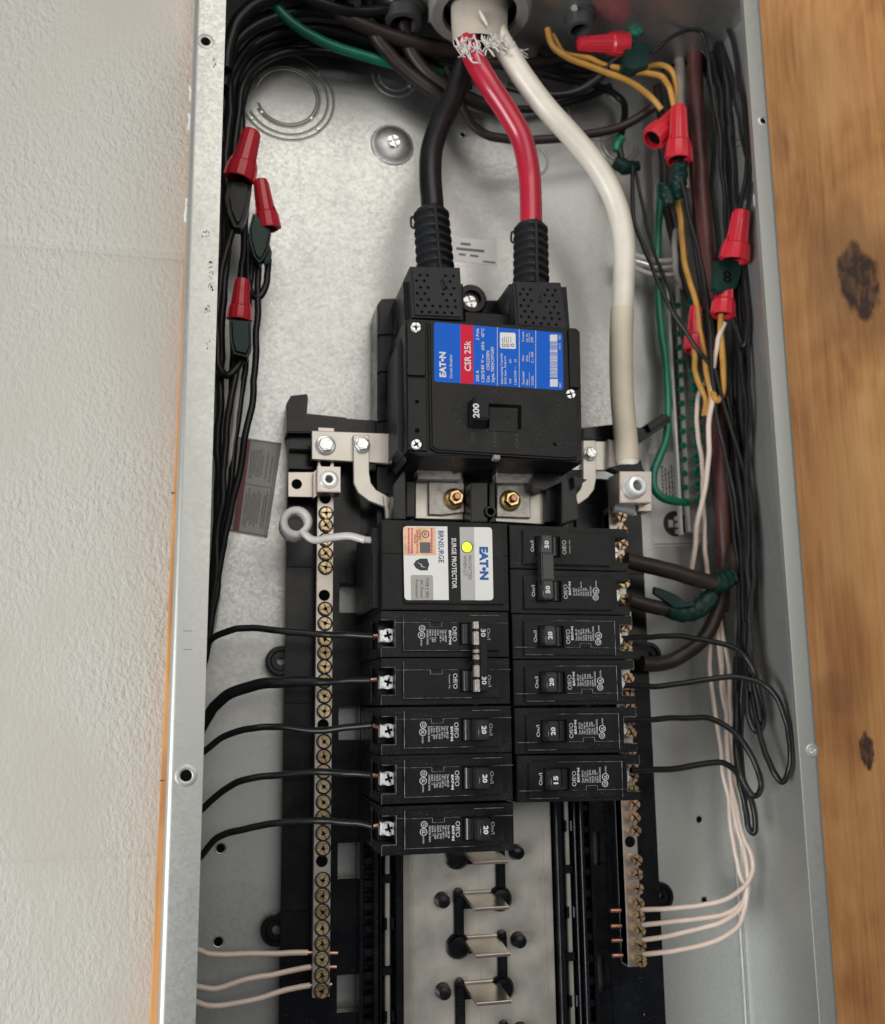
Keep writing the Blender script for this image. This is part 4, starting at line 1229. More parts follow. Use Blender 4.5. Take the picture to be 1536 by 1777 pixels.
# ------------------------------------------------------------------ service entrance
hub = thing('conduit_hub', 'grey round conduit hub in the top of the box', 'conduit hub', (0.03, 1.55, 16.9))
obj('collar', MB().lathe([(-.45, 1.36), (-.45, 1.30), (0, 1.30), (.10, 1.36), (.48, 1.34), (.56, 1.26), (.56, 1.00), (.46, .96), (-.5, .96), (-.5, 1.2)], (.03, 1.55, 16.85), (0, 0, -1), 48, close=False), 'hub_grey', hub)
mb = MB()
for k in range(8):
    t = k * math.pi / 4 + .2
    mb.box(.03 + 1.37 * math.cos(t) - .07, .03 + 1.37 * math.cos(t) + .07, 1.55 + 1.37 * math.sin(t) - .07, 1.55 + 1.37 * math.sin(t) + .07, 16.5, 16.84, .02)
obj('locknut_lug', mb, 'hub_grey', hub)
obj('bore', MB().lathe([(0, .955), (1.8, .955)], (.03, 1.55, 16.4), (0, 0, 1), 32, close=False).lathe([(1.79, .955), (1.8, .01)], (.03, 1.55, 16.5), (0, 0, 1), 32, close=False), 'hole_black', hub)
for (u, v, y, r, lb) in ((600, 6, 1.9, .42, 'small black cable clamp in the top wall, leftmost'), (700, 28, 2.4, .50, 'black cable clamp in the top wall left of the hub'), (1006, 24, 1.6, .38, 'small grey cable clamp in the top wall right of the hub')):
    p = P(u, v, y)
    t = thing('cable_clamp', lb, 'cable clamp', (p.x, y, 16.85), 'clamps in the top wall')
    obj('ring', MB().lathe([(0, r * 1.15), (.12, r * 1.15), (.16, r), (.5, r * .95), (.52, r * .7), (.2, r * .66)], (p.x, y, 16.85), (0, 0, -1), 24, close=False), 'bushing', t)
    obj('screw', MB().screw((p.x - r * .9, y - r * 1.2, 16.6), .09, .05, .3), 'steel', t)
    obj('bore', MB().disc((p.x, y, 16.6), r * .7) if False else MB().lathe([(.2, r * .66), (.21, .01)], (p.x, y, 16.85), (0, 0, -1), 20, close=False), 'hole_black', t)

# outer jacket of the service cable
jk = thing('service_cable_jacket', 'tan outer jacket of the service cable cut off below the hub', 'cable jacket', (0.02, 1.5, 16.2))
pts = [P(836, -60, 1.55), P(834, -20, 1.52), P(832, 30, 1.50), P(834, 80, 1.46)]
pts = spline(pts, 6)
obj('jacket', MB().tube(pts, [.80 - .004 * i for i in range(len(pts))], 36, cap=False, squash=.62), 'jacket', jk)
obj('jacket_slit', MB().tube([P(832, 18, .90), P(838, 30, .92), P(846, 44, .95)], [.02, .05, .03], 8), 'wire_white', jk)
random.seed(21)
mb = MB()
for k in range(85):
    u = random.uniform(786, 892)
    e_ = math.sqrt(max(0.0, 1 - ((u - 838) / 58) ** 2))
    y0 = 1.46 - .52 * e_ - .02
    v0 = 80 + 5 * math.sin(u * .35) + random.uniform(-9, 5) - 4 * e_
    if 806 < u < 832 and random.random() < .35: v0 += 12
    a = P(u, v0, y0)
    lean = random.choice((-1, 1, 1)) * random.uniform(.02, .16)
    drop = random.uniform(.06, .26)
    b_ = a + V((lean, -random.uniform(0, .07), -drop))
    c_ = b_ + V((lean * .8 + random.uniform(-.08, .08), random.uniform(-.05, .05), random.uniform(-.12, .07)))
    mb.tube(spline([a + V((-lean * .4, 0, .12)), a, b_, c_], 4), random.uniform(.011, .026), 5)
for k in range(4):
    a = P(884 + random.uniform(-4, 8), 80 + random.uniform(-6, 14), 1.15)
    mb.tube(spline([a, a + V((.25, -.03, random.uniform(-.1, .12))), a + V((random.uniform(.35, .65), 0, random.uniform(-.2, .12)))], 4), .010, 5)
tag(obj('frayed_fibre', mb, 'fibre', jk), kind='stuff')

def cable(name, px, r, m_, label, cat='cable', group=None, n=8, seg=16):
    pts = spline([PB(*q) for q in px], n)
    o = tag(obj(name, MB().tube(pts, r, seg), m_, origin=pts[0], smooth=50), label, cat, group)
    return o
cable('service_cable', [(826, 30, 1.6), (822, 74, 1.75), (806, 118, 2.0), (786, 170, 1.95), (764, 215, 1.75), (749, 262, 1.6), (747, 310, 1.5), (750, 350, 1.45), (752, 400, 1.4)], .285, 'wire_black', 'thick black service cable bending down into its boot', 'cable', 'service cables')
cable('service_cable', [(820, 24, 1.6), (812, 66, 1.40), (822, 100, 1.22), (848, 146, 1.15), (880, 194, 1.2), (905, 240, 1.3), (917, 290, 1.38), (921, 340, 1.4), (922, 430, 1.4)], .285, 'wire_red', 'thick red service cable bending down into its boot', 'cable', 'service cables')
WHITE_RUN = [(852, 24, 1.6), (866, 66, 1.40), (886, 100, 1.3), (912, 140, 1.3), (950, 190, 1.35), (994, 238, 1.45), (1032, 284, 1.55), (1062, 336, 1.65), (1079, 390, 1.75), (1084, 440, 1.8), (1082, 500, 1.85), (1079, 560, 1.9), (1078, 620, 1.95), (1080, 690, 2.05), (1086, 760, 2.15), (1092, 822, 2.2)]
wc = cable('service_cable', WHITE_RUN, .288, 'wire_white', 'thick white service cable curving down to the square lug', 'cable', 'service cables')
# tape wrapped round the lower white cable, same run as the cable itself
pts = spline([PB(*q) for q in WHITE_RUN], 8)
pts = pts[len(pts) - 1 - 4 * 8 - 3:-3]
obj('white_tape', MB().tube(pts, .304, 20, cap=False), 'tape_cream', wc, origin=pts[0])

# ------------------------------------------------------------------ wire nuts and tape
def nut(label, tip, base_, r, wings=True, group='red wire nuts', tilt=0):
    a, b = PB(*tip, lim=6.9), PB(*base_, lim=6.9)
    ax = b - a; L = ax.length
    t = thing('wire_nut', label, 'wire nut', b, group)
    prof = [(0, r * .35), (.03, r * .58), (.10, r * .66), (L * .45, r * .76), (L * .66, r * .82), (L * .70, r * .98), (L * .97, r * 1.04), (L, r * 1.0), (L, r * .82), (L * .88, r * .78)]
    obj('shell', MB().lathe(prof, a, ax, 12, close=False, rot=.2).lathe([(0, r * .36), (.001, .005)], a, ax, 12, close=False), 'nut_red', t, smooth=28)
    if wings:
        w = ax.normalized().cross(V((0, 1, 0))).normalized()
        m = MB()
        for s in (-1, 1):
            p0 = a + ax * .55 + w * s * r * .8; p1 = a + ax * .98 + w * s * r * .98; p2 = a + ax * .98 + w * s * r * 1.16; p3 = a + ax * .74 + w * s * r * 1.08
            d = V((0, .07, 0))
            m.add([p0 - d, p1 - d, p2 - d, p3 - d, p0 + d, p1 + d, p2 + d, p3 + d], [(0, 1, 2, 3), (7, 6, 5, 4), (0, 4, 5, 1), (1, 5, 6, 2), (2, 6, 7, 3), (3, 7, 4, 0)])
        obj('wing', m, 'nut_red', t, smooth=None)
    m = MB()
    for k in range(6):
        ang = k * math.pi / 3
        w1 = ax.normalized().cross(V((0, 1, 0))).normalized(); w2 = ax.normalized().cross(w1)
        d = w1 * math.cos(ang) + w2 * math.sin(ang)
        m.tube([a + ax * .08 + d * r * .62, a + ax * .66 + d * r * .80], .022, 6)
    obj('grip_rib', m, 'nut_red', t)
    obj('mouth', MB().lathe([(L * .9, r * .79), (L * .901, .01)], a, ax, 12, close=False), 'hole_black', t)
    return t
def wrap(name, px, r, m_, label, group='green tape wraps', sq=.85, n=7):
    pts = spline([PB(*q, lim=6.95) for q in px], n)
    k = len(pts); random.seed(len(label))
    rs = []
    for i in range(k):
        a = i / (k - 1); j = a * (len(r) - 1); i0 = min(int(j), len(r) - 2)
        rs.append((r[i0] + (r[i0 + 1] - r[i0]) * (j - i0)) * (1.07 if (i // 2) % 2 else .98) * random.uniform(.97, 1.03))
    return tag(obj(name, MB().tube(pts, rs, 16, squash=sq), m_, origin=pts[-1], smooth=24), label, 'tape', group)

nut('red wire nut at upper left, highest of the three by the flange', (438, 226, 2.0), (415, 312, 2.1), .34)
mb = MB().ppx([(396, 312), (420, 306), (438, 318), (434, 346), (428, 374), (419, 392), (406, 390), (396, 366), (391, 340)], 2.05, 2.5, .10, 4)
tag(obj('tape_wrap', mb, 'tape_black', smooth=40), 'black tape below the highest red wire nut at left', 'tape', 'black tape wraps')
nut('red wire nut at left leaning out of green tape, middle of the three', (452, 311, 2.0), (466, 398, 2.1), .27)
mb = MB().ppx([(439, 368), (453, 376), (468, 396), (471, 404), (466, 430), (458, 446), (450, 454), (441, 442), (434, 418), (432, 396)], 1.9, 2.3, .06, 3)
tag(obj('tape_wrap', mb, 'tape_green', smooth=40), 'dark green tape under the middle left wire nut', 'tape', 'green tape wraps')
mb = MB().ppx([(464, 412), (472, 436), (471, 450), (460, 458), (457, 446)], 2.1, 2.3, .03, 2)
tag(obj('tape_wrap', mb, 'tape_green', smooth=40), 'small green tape flag hanging beside the middle left wire nut', 'tape', 'green tape wraps')
nut('red wire nut at left above green tape, lowest of the three', (421, 483, 2.1), (415, 556, 2.2), .26)
mb = MB().ppx([(398, 552), (436, 556), (437, 600), (430, 618), (418, 615), (406, 612), (400, 590)], 1.95, 2.4, .07, 3)
tag(obj('tape_wrap', mb, 'tape_green', smooth=40), 'dark green tape under the lowest left wire nut', 'tape', 'green tape wraps')
nut('red wire nut at top right lying on its side', (1003, 76, 1.9), (1088, 76, 1.9), .30)
mb = MB().ppx([(1084, 82), (1096, 72), (1122, 72), (1128, 90), (1126, 115), (1100, 122), (1082, 116)], 1.75, 2.05, .03, 2)
tag(obj('tape_wrap', mb, 'tape_green', smooth=None), 'dark green folded tape flag on the sideways wire nut', 'tape', 'green tape wraps')
wrap('tape_wrap', [(1086, 64, 2.0), (1102, 58, 1.9), (1116, 46, 1.9)], [.12, .13, .10], 'wire_green', 'bright green tape tab sticking out above the sideways wire nut')
nut('upright red wire nut at right in front of the tan cable', (1178, 184, 1.7), (1178, 279, 1.75), .33)
nut('red wire nut at right tilted left, mouth facing down left', (1183, 188, 2.2), (1132, 242, 2.1), .30)
wrap('tape_wrap', [(1068, 262, 3.0), (1072, 248, 3.0), (1080, 238, 2.95)], [.10, .14, .12], 'wire_green', 'bright green tape tab beside the white cable at right')
wrap('tape_wrap', [(1066, 280, 3.0), (1085, 290, 3.0), (1108, 288, 3.0)], [.18, .22, .14], 'tape_green', 'dark green tape on brown wire beside the white cable')
wrap('tape_wrap', [(1180, 280, 1.8), (1180, 305, 2.0), (1178, 328, 2.1), (1182, 345, 2.2)], [.20, .22, .22, .14], 'tape_green', 'shiny green tape below the upright wire nut at right')
wrap('tape_wrap', [(1152, 322, 2.3), (1158, 340, 2.25), (1164, 356, 2.2)], [.16, .22, .14], 'tape_green', 'green tape bundle left of the upright wire nut wires')
nut('red wire nut at right beside the flange, above a green tape flag marked 8', (1287, 365, 1.0), (1274, 453, 1.2), .36)
fl = MB().ppx([(1241, 452), (1256, 448), (1290, 452), (1286, 478), (1278, 500), (1250, 509), (1236, 500)], 1.35, 1.5, .03, 2)
fo = tag(obj('tape_flag', fl, 'tape_green', smooth=None), 'dark green tape flag with a black 8 between two wire nuts', 'tape', 'green tape wraps')
obj('lettering', MB().text_px('8', 1255, 470, 1270, 491, 1.345, 'right', .01), 'hole_black', fo)
nut('red wire nut mouth just below the green flag marked 8', (1262, 470, 1.55), (1254, 548, 1.6), .29)
nut('red wire nut at right behind the yellow wires, lowest', (1208, 530, 2.4), (1205, 609, 2.4), .26)

# ------------------------------------------------------------------ wires
from mathutils import noise as mnoise
def wire(px, r, m_, label, group, tip=None, name='wire', n=6, seg=10):
    pts = spline([PB(*q) for q in px], n)
    N = len(pts); sd = V((len(label) * 3.1, px[0][0] * .37, px[1][1] * .21))
    for i in range(N):
        w = min(1.0, i / 6, (N - 1 - i) / 6)
        d = mnoise.noise_vector(pts[i] * 1.1 + sd) * .075 * w + mnoise.noise_vector(pts[i] * 3.5 + sd) * .018 * w
        pts[i] = pts[i] + V((d.x, d.y * .4, d.z * .6))
        if pts[i].x > 7.12: pts[i].x = 7.12
    o = tag(obj(name, MB().tube(pts, r, seg), m_, origin=pts[0], smooth=50), label, 'wire', group)
    if tip:
        tp = [PB(*q) for q in tip]
        obj('copper_end', MB().tube(tp, r if tip and len(tip) > 5 else min(.045, r if not isinstance(r, list) else .045), 8), 'copper', o, origin=tp[0])
    return o
G1 = 'black wires feeding the left breakers'
wire([(330, 1165, 2.6), (352, 1130, 2.4), (372, 1105, 2.1), (398, 1093, 1.9), (430, 1090, 1.8), (490, 1096, 1.6), (560, 1101, 1.4), (610, 1103, 1.0), (649, 1104, .68)], .075, 'wire_black', 'thin black wire to the upper pole of the tied left breaker', G1, [(648, 1104, .68), (656, 1103, .68)])
wire([(338, 1282, 2.6), (360, 1246, 2.4), (378, 1222, 2.2), (405, 1200, 2.0), (450, 1187, 1.8), (500, 1184, 1.6), (560, 1183, 1.4), (600, 1181, 1.0), (644, 1180, .68)], [.125] * 30 + [.125 - .05 * min(1, k / 10) for k in range(19)], 'tape_black', 'thick taped black wire to the lower pole of the tied left breaker', G1, [(643, 1180, .68), (654, 1179, .68)])
wire([(325, 1325, 2.6), (356, 1303, 2.4), (392, 1279, 2.1), (440, 1263, 1.8), (480, 1260, 1.7), (540, 1267, 1.4), (600, 1264, 1.0), (646, 1258, .68)], .075, 'wire_black', 'black wire to the uppermost single breaker on the left', G1, [(646, 1258, .68), (656, 1262, .68)])
wire([(325, 1430, 2.6), (352, 1401, 2.4), (385, 1371, 2.1), (430, 1350, 1.8), (480, 1343, 1.7), (560, 1341, 1.4), (610, 1342, 1.0), (646, 1345, .68)], .075, 'wire_black', 'black wire to the second lowest breaker on the left', G1, [(646, 1345, .68), (656, 1346, .68)])
wire([(325, 1512, 2.6), (350, 1480, 2.4), (376, 1457, 2.1), (420, 1440, 1.9), (480, 1428, 1.7), (560, 1424, 1.4), (610, 1426, 1.0), (648, 1434, .68)], .075, 'wire_black', 'black wire to the lowest breaker on the left', G1, [(648, 1434, .68), (656, 1432, .68)])
G2 = 'white wires at the foot of the left terminal bar'
wire([(328, 1640, 2.8), (348, 1651, 2.8), (366, 1656, 2.8), (440, 1656, 2.8), (500, 1654, 2.8), (534, 1653, 2.8)], .062, 'wire_pink', 'white wire at the bottom left, uppermost of three, nearly level', G2, [(534, 1653, 2.8), (586, 1654, 2.8)])
wire([(328, 1708, 2.8), (346, 1712, 2.8), (376, 1714, 2.8), (440, 1697, 2.8), (500, 1685, 2.8), (540, 1678, 2.8)], .062, 'wire_pink', 'white wire at the bottom left, middle of three', G2, [(540, 1678, 2.8), (584, 1678, 2.8)])
wire([(328, 1730, 2.8), (345, 1738, 2.8), (376, 1745, 2.8), (440, 1735, 2.8), (500, 1718, 2.8), (538, 1710, 2.8)], .062, 'wire_pink', 'white wire at the bottom left, lowest of three', G2, [(538, 1710, 2.8), (576, 1708, 2.8)])
# coiled lead of the surge protector
c0 = P(510, 915, 1.9); pts = []
for k in range(4 * 20):
    a = 2 * math.pi * k / 20
    t = k / 80
    pts.append(c0 + V((.27 * math.cos(-a + 4.9), .0 - .78 * t, .27 * math.sin(-a + 4.9))))
pts += spline([pts[-1], P(545, 937, 1.05), P(575, 933, 1.0), P(606, 930, .85), P(634, 937, .7)], 5)[1:]
wl = tag(obj('wire', MB().tube(pts, .086, 12), 'coil_grey', origin=pts[0], smooth=50), 'white lead coiled into a ring left of the surge protector', 'wire')
tp = [P(630, 936, .71), P(656, 938, .65)]
obj('stripped_end', MB().tube(tp, .075, 10), 'wire_grey', wl, origin=tp[0])
# left bundle
G3 = 'black wires bundled along the left side'
wire([(820, 150, 3.3), (720, 122, 3.4), (640, 104, 3.4), (560, 88, 3.3), (490, 92, 3.2), (440, 118, 3.1), (420, 165, 3.0), (410, 250, 2.9), (404, 340, 2.7)], .105, 'wire_black', 'black wire arching round the top left corner, nearest the knockout', G3)
wire([(800, 120, 3.3), (700, 92, 3.4), (600, 72, 3.4), (520, 66, 3.3), (450, 86, 3.2), (412, 130, 3.0), (396, 220, 2.9), (392, 330, 2.8), (388, 470, 2.8), (382, 560, 2.8)], .105, 'wire_black', 'black wire arching high along the top left, then down behind the wire nuts', G3)
wire([(760, 100, 3.2), (640, 70, 3.3), (540, 48, 3.3), (460, 66, 3.2), (412, 105, 3.0), (390, 170, 2.9), (384, 300, 2.8), (380, 450, 2.8)], .10, 'wire_black', 'outermost black wire bent round the top left corner', G3)
wire([(403, 400, 2.4), (392, 440, 2.5), (381, 500, 2.5), (378, 560, 2.5), (381, 620, 2.45), (388, 645, 2.4), (398, 652, 2.35), (410, 643, 2.35), (420, 622, 2.35)], .095, 'wire_black', 'black wire looping up into the lowest left green tape', G3)
wire([(417, 615, 2.4), (408, 650, 2.4), (397, 705, 2.4), (391, 780, 2.5), (386, 860, 2.6), (376, 960, 2.7), (366, 1080, 2.8), (352, 1160, 2.9)], .085, 'wire_black', 'black wire hanging from the lowest left wire nut', G3)
wire([(450, 440, 2.4), (447, 500, 2.4), (446, 560, 2.4), (440, 660, 2.4), (430, 745, 2.4), (414, 820, 2.5), (398, 890, 2.6), (384, 960, 2.7), (372, 1050, 2.8), (355, 1150, 2.9)], .085, 'wire_black', 'rightmost black wire running down in front of the grey warning label', G3)
wire([(466, 450, 2.4), (466, 480, 2.4), (461, 505, 2.4), (450, 516, 2.4), (438, 505, 2.5), (432, 470, 2.6), (430, 420, 2.7)], .085, 'wire_black', 'short black wire hooking up from the middle left tape', G3)
wire([(430, 330, 2.6), (424, 400, 2.7), (420, 460, 2.7), (416, 520, 2.8), (408, 600, 2.8), (402, 700, 2.9)], .10, 'wire_black', 'black wire straight down behind the lowest left wire nut', G3)
wire([(400, 340, 2.5), (396, 420, 2.6), (388, 520, 2.7), (383, 640, 2.7), (381, 760, 2.8), (378, 900, 2.9), (366, 1040, 3.0), (352, 1120, 3.0)], .10, 'wire_black', 'black wire pressed against the left flange along its length', G3)
wire([(384, 640, 2.9), (380, 760, 3.0), (376, 900, 3.0), (368, 1020, 3.0), (360, 1100, 3.0)], .09, 'wire_black', 'lower black wire half hidden by the left flange', G3)
wire([(415, 660, 2.8), (410, 715, 2.8), (404, 780, 2.8), (396, 850, 2.9), (386, 930, 3.0), (374, 1040, 3.1), (362, 1120, 3.1)], .085, 'wire_grey', 'grey wire among the black ones over the warning label', G3)
wire([(780, 135, 3.4), (680, 108, 3.5), (590, 92, 3.5), (510, 84, 3.4), (452, 104, 3.3), (428, 150, 3.1), (418, 210, 3.0), (412, 300, 2.9), (408, 380, 2.8)], .11, 'wire_black', 'thick black wire over the edge of the big knockout at top left', G3)
wire([(740, 80, 3.0), (620, 55, 3.0), (520, 46, 3.0), (440, 72, 3.0), (404, 124, 2.9), (398, 200, 2.8), (395, 300, 2.7), (400, 380, 2.6)], .11, 'wire_black', 'black wire crossing under the green wire into the left bundle', G3)
wire([(440, 440, 2.5), (432, 520, 2.6), (428, 600, 2.7), (420, 690, 2.8), (404, 800, 2.8), (390, 900, 2.9), (372, 1010, 3.0)], .08, 'wire_black', 'black wire between the grey one and the rightmost one at left', G3)
# top
wire([(455, -25, 2.2), (472, 2, 2.3), (495, 28, 2.4), (535, 58, 2.6), (585, 82, 2.8), (650, 103, 3.0), (715, 118, 3.1), (775, 130, 3.3)], .135, 'wire_green', 'bright green wire sweeping across the top left', 'green ground wires')
G4 = 'dark brown cables at the top'
wire([(640, -20, 2.4), (643, 30, 2.5), (660, 75, 2.7), (700, 118, 2.9), (745, 155, 3.0), (790, 190, 3.2)], .19, 'cable_brown', 'dark brown cable from the top clamp down to the middle', G4)
wire([(700, 40, 2.7), (712, 90, 2.9), (745, 130, 3.0), (800, 165, 3.1), (860, 190, 3.3)], .20, 'cable_brown', 'dark brown cable passing behind the black service cable', G4)
wire([(775, 120, 3.2), (800, 180, 3.0), (822, 215, 2.9), (860, 238, 2.8), (920, 244, 2.8), (985, 238, 2.8), (1050, 228, 2.8), (1100, 208, 2.7), (1140, 182, 2.6)], .125, 'cable_brown', 'dark brown wire sagging behind the red and white cables', G4)
wire([(880, 150, 2.8), (950, 165, 2.5), (1005, 157, 2.3), (1040, 135, 2.2), (1062, 105, 2.1), (1085, 95, 2.0)], .12, 'wire_black', 'black wire rising to the sideways wire nut', G4)
wire([(790, 100, 3.3), (850, 110, 3.3), (930, 110, 3.3), (1010, 100, 3.3), (1090, 95, 3.3)], .17, 'cable_brown', 'dark cable along the top behind the service cables', G4)
wire([(760, 160, 3.5), (900, 190, 3.5), (1000, 175, 3.5), (1060, 150, 3.4)], .11, 'wire_black', 'black wire low behind the service cables', G4)
for k, (px_, rr, mm, lb) in enumerate((
    ([(392, 120, 2.3), (400, 62, 2.2), (430, 18, 2.1), (480, -8, 2.0), (540, -30, 2.0)], .17, 'wire_black', 'thick black cable turning up out of sight in the top left corner'),
    ([(388, 150, 2.6), (404, 84, 2.5), (446, 42, 2.5), (520, 22, 2.5), (600, 26, 2.6), (676, 50, 2.9)], .15, 'wire_black', 'black wire sagging under the leftmost clamp'),
    ([(400, 170, 3.2), (424, 96, 3.1), (480, 56, 3.0), (560, 50, 2.9), (640, 66, 3.0), (730, 92, 3.2), (800, 112, 3.4)], .15, 'wire_black', 'black wire just above the green one at top left'),
    ([(500, -20, 1.9), (560, 6, 2.0), (620, 18, 2.2), (690, 12, 2.3), (760, -20, 2.4)], .16, 'wire_black', 'black wire looping under the top wall between the left clamps'),
    ([(560, -20, 2.2), (600, 30, 2.4), (680, 62, 2.6), (760, 84, 2.9), (850, 96, 3.3)], .20, 'cable_brown', 'brown cable dropping from the leftmost clamp'),
    ([(520, 20, 3.6), (620, 52, 3.6), (720, 66, 3.6), (820, 74, 3.6), (940, 72, 3.6), (1060, 60, 3.6)], .22, 'wire_black', 'thick black cable along the back corner at the top'),
    ([(430, 30, 3.4), (520, 0, 3.2), (640, 8, 3.0), (740, 28, 3.1), (800, 44, 3.4)], .17, 'wire_black', 'black wire tight under the top wall, left half'),
    ([(940, 40, 2.6), (1000, 66, 2.8), (1070, 62, 3.0), (1150, 50, 3.2), (1220, 66, 3.3)], .16, 'cable_brown', 'brown wire under the top wall, right half'),
    ([(930, 100, 3.4), (1000, 120, 3.4), (1060, 116, 3.4), (1130, 96, 3.4), (1200, 100, 3.4), (1240, 140, 3.3)], .13, 'wire_black', 'black wire crossing behind the folded green tape'),
    ([(940, 128, 3.5), (990, 140, 3.4), (1040, 150, 3.4), (1080, 176, 3.4), (1082, 215, 3.2), (1076, 250, 3.05), (1082, 292, 3.0)], .10, 'wire_black', 'black wire dropping to the green tape by the white cable'),
    ([(1140, 150, 3.3), (1150, 230, 3.2), (1150, 300, 3.2), (1160, 380, 3.2), (1185, 470, 3.1), (1210, 560, 3.0), (1236, 660, 2.9)], .12, 'cable_brown', 'brown wire down behind the tilted wire nut'),
    ([(1200, 180, 3.3), (1204, 260, 3.3), (1206, 350, 3.3), (1212, 440, 3.2), (1225, 540, 3.1)], .12, 'cable_maroon', 'maroon wire left of the thick maroon cable'))):
    wire(px_, rr, mm, lb, G4)
G5 = 'yellow wires at right'
wire([(950, 50, 1.9), (960, 78, 1.9), (985, 100, 1.95), (1030, 117, 2.0), (1085, 137, 2.1), (1125, 163, 2.2), (1148, 190, 2.2)], .085, 'wire_yellow', 'lower yellow wire slanting across the top right', G5)
wire([(958, 60, 2.0), (980, 92, 2.1), (1020, 100, 2.1), (1050, 112, 2.1), (1075, 118, 2.1)], .08, 'wire_yellow', 'upper yellow wire ending behind the sideways wire nut', G5)
wire([(1100, 125, 2.0), (1125, 126, 2.0), (1148, 134, 2.0), (1163, 155, 2.1), (1170, 185, 2.2)], .08, 'wire_yellow', 'short yellow wire under the folded green tape', G5)
wire([(1118, 118, 2.1), (1145, 112, 2.1), (1163, 122, 2.1), (1172, 150, 2.2), (1172, 190, 2.3)], .08, 'wire_yellow', 'short yellow wire right of the folded green tape', G5)
wire([(1176, 330, 2.6), (1180, 365, 2.65), (1183, 400, 2.6), (1188, 440, 2.5), (1199, 490, 2.4), (1210, 530, 2.3), (1217, 580, 2.2), (1228, 640, 2.1), (1233, 690, 2.1), (1226, 722, 2.2)], .085, 'wire_yellow', 'long yellow wire passing in front of the lowest right wire nut', G5)
wire([(1205, 605, 2.4), (1208, 640, 2.4), (1216, 670, 2.3), (1224, 695, 2.3), (1222, 722, 2.4)], .08, 'wire_yellow', 'yellow wire hanging from the lowest right wire nut', G5)
wire([(1252, 545, 1.8), (1250, 590, 1.9), (1255, 640, 1.9), (1256, 676, 1.9), (1250, 694, 1.9), (1242, 692, 1.9), (1238, 680, 2.0)], .085, 'wire_yellow', 'yellow wire hooking below the mouth of the nut under the 8 flag', G5)
G6 = 'thick cables down the right side'
wire([(1178, 88, 2.8), (1180, 130, 2.8), (1182, 190, 2.8), (1182, 260, 2.9), (1190, 330, 3.0)], .15, 'jacket', 'tan cable entering at the top right', G6)
wire([(1206, 90, 2.5), (1208, 150, 2.5), (1212, 230, 2.5), (1218, 330, 2.5), (1226, 440, 2.5), (1240, 560, 2.5), (1250, 700, 2.5), (1253, 830, 2.5), (1256, 930, 2.6), (1258, 980, 2.8), (1254, 1020, 2.9), (1250, 1060, 3.1)], .22, 'cable_maroon', 'thick maroon cable running down the right side', G6)
wire([(1086, 972, 1.9), (1120, 980, 1.9), (1165, 992, 1.9), (1210, 1004, 1.9), (1245, 1010, 2.0), (1268, 990, 2.2), (1275, 950, 2.4)], .205, 'cable_brown', 'thick dark brown cable from the upper pole of the 50 breaker', G6)
wire([(1092, 1040, 2.1), (1120, 1048, 2.1), (1150, 1056, 2.1), (1190, 1062, 2.2), (1225, 1040, 2.3), (1252, 1010, 2.4)], .185, 'cable_brown', 'dark brown cable from the lower pole of the 50 breaker', G6)
wire([(1114, 1151, 2.8), (1140, 1152, 2.8), (1175, 1142, 2.8), (1208, 1120, 2.7), (1232, 1090, 2.6), (1247, 1050, 2.6), (1256, 1000, 2.6)], .20, 'cable_brown', 'cut end of a thick brown cable curving below the 50 breaker wires', G6)
wrap('tape_wrap', [(1236, 1012, 1.95), (1252, 1009, 2.0), (1268, 1000, 2.1)], [.24, .26, .24], 'tape_green', 'green tape ring on the upper brown cable')
wrap('tape_wrap', [(1158, 1058, 2.05), (1185, 1064, 2.1), (1212, 1056, 2.1), (1236, 1032, 2.1)], [.20, .23, .24, .22], 'tape_green', 'green tape ring on the lower brown cable')
mb = MB().ppx([(1136, 1018), (1150, 1022), (1174, 1032), (1192, 1046), (1206, 1042), (1206, 1052), (1172, 1056), (1150, 1040), (1135, 1030)], 1.85, 1.95, .02)
tag(obj('tape_flag', mb, 'tape_green', smooth=None), 'loose green tape tail between the two brown cables', 'tape', 'green tape wraps')
# right black wires
G7 = 'black wires along the right side'
wire([(1130, 92, 1.8), (1150, 78, 1.7), (1178, 58, 1.6), (1205, 51, 1.5), (1222, 62, 1.5), (1230, 95, 1.5), (1236, 140, 1.5), (1244, 200, 1.5), (1252, 290, 1.5), (1258, 400, 1.6), (1262, 520, 1.7)], .055, 'wire_black', 'thin black wire arching out of the sideways wire nut', G7)
wire([(1098, 290, 2.6), (1100, 380, 2.4), (1125, 450, 2.2), (1160, 525, 2.1), (1200, 595, 2.0), (1236, 640, 2.0), (1260, 700, 2.0), (1277, 760, 2.0), (1288, 830, 2.0)], .06, 'wire_black', 'thin black wire slanting across from the white cable', G7)
wire([(1180, 270, 1.9), (1182, 320, 1.9), (1196, 370, 1.9), (1208, 420, 1.9), (1222, 500, 1.9), (1232, 580, 1.9), (1237, 650, 1.9), (1246, 720, 2.0), (1262, 800, 2.0), (1277, 880, 2.0), (1286, 960, 2.0), (1290, 1060, 2.0), (1294, 1180, 1.9)], .065, 'wire_black', 'black wire running down from the upright wire nut', G7)
wire([(1262, 690, 1.9), (1275, 770, 1.9), (1284, 850, 1.8), (1294, 930, 1.7), (1301, 1010, 1.6), (1303, 1120, 1.6), (1306, 1180, 1.6), (1318, 1230, 1.5)], .075, 'wire_black', 'glossy black wire, foremost of the right bundle', G7)
wire([(1270, 540, 1.7), (1282, 600, 1.7), (1291, 680, 1.6), (1297, 760, 1.6), (1297, 860, 1.6), (1298, 960, 1.6), (1300, 1080, 1.6), (1303, 1200, 1.6)], .07, 'wire_black', 'black wire from the wire nut under the 8 flag', G7)
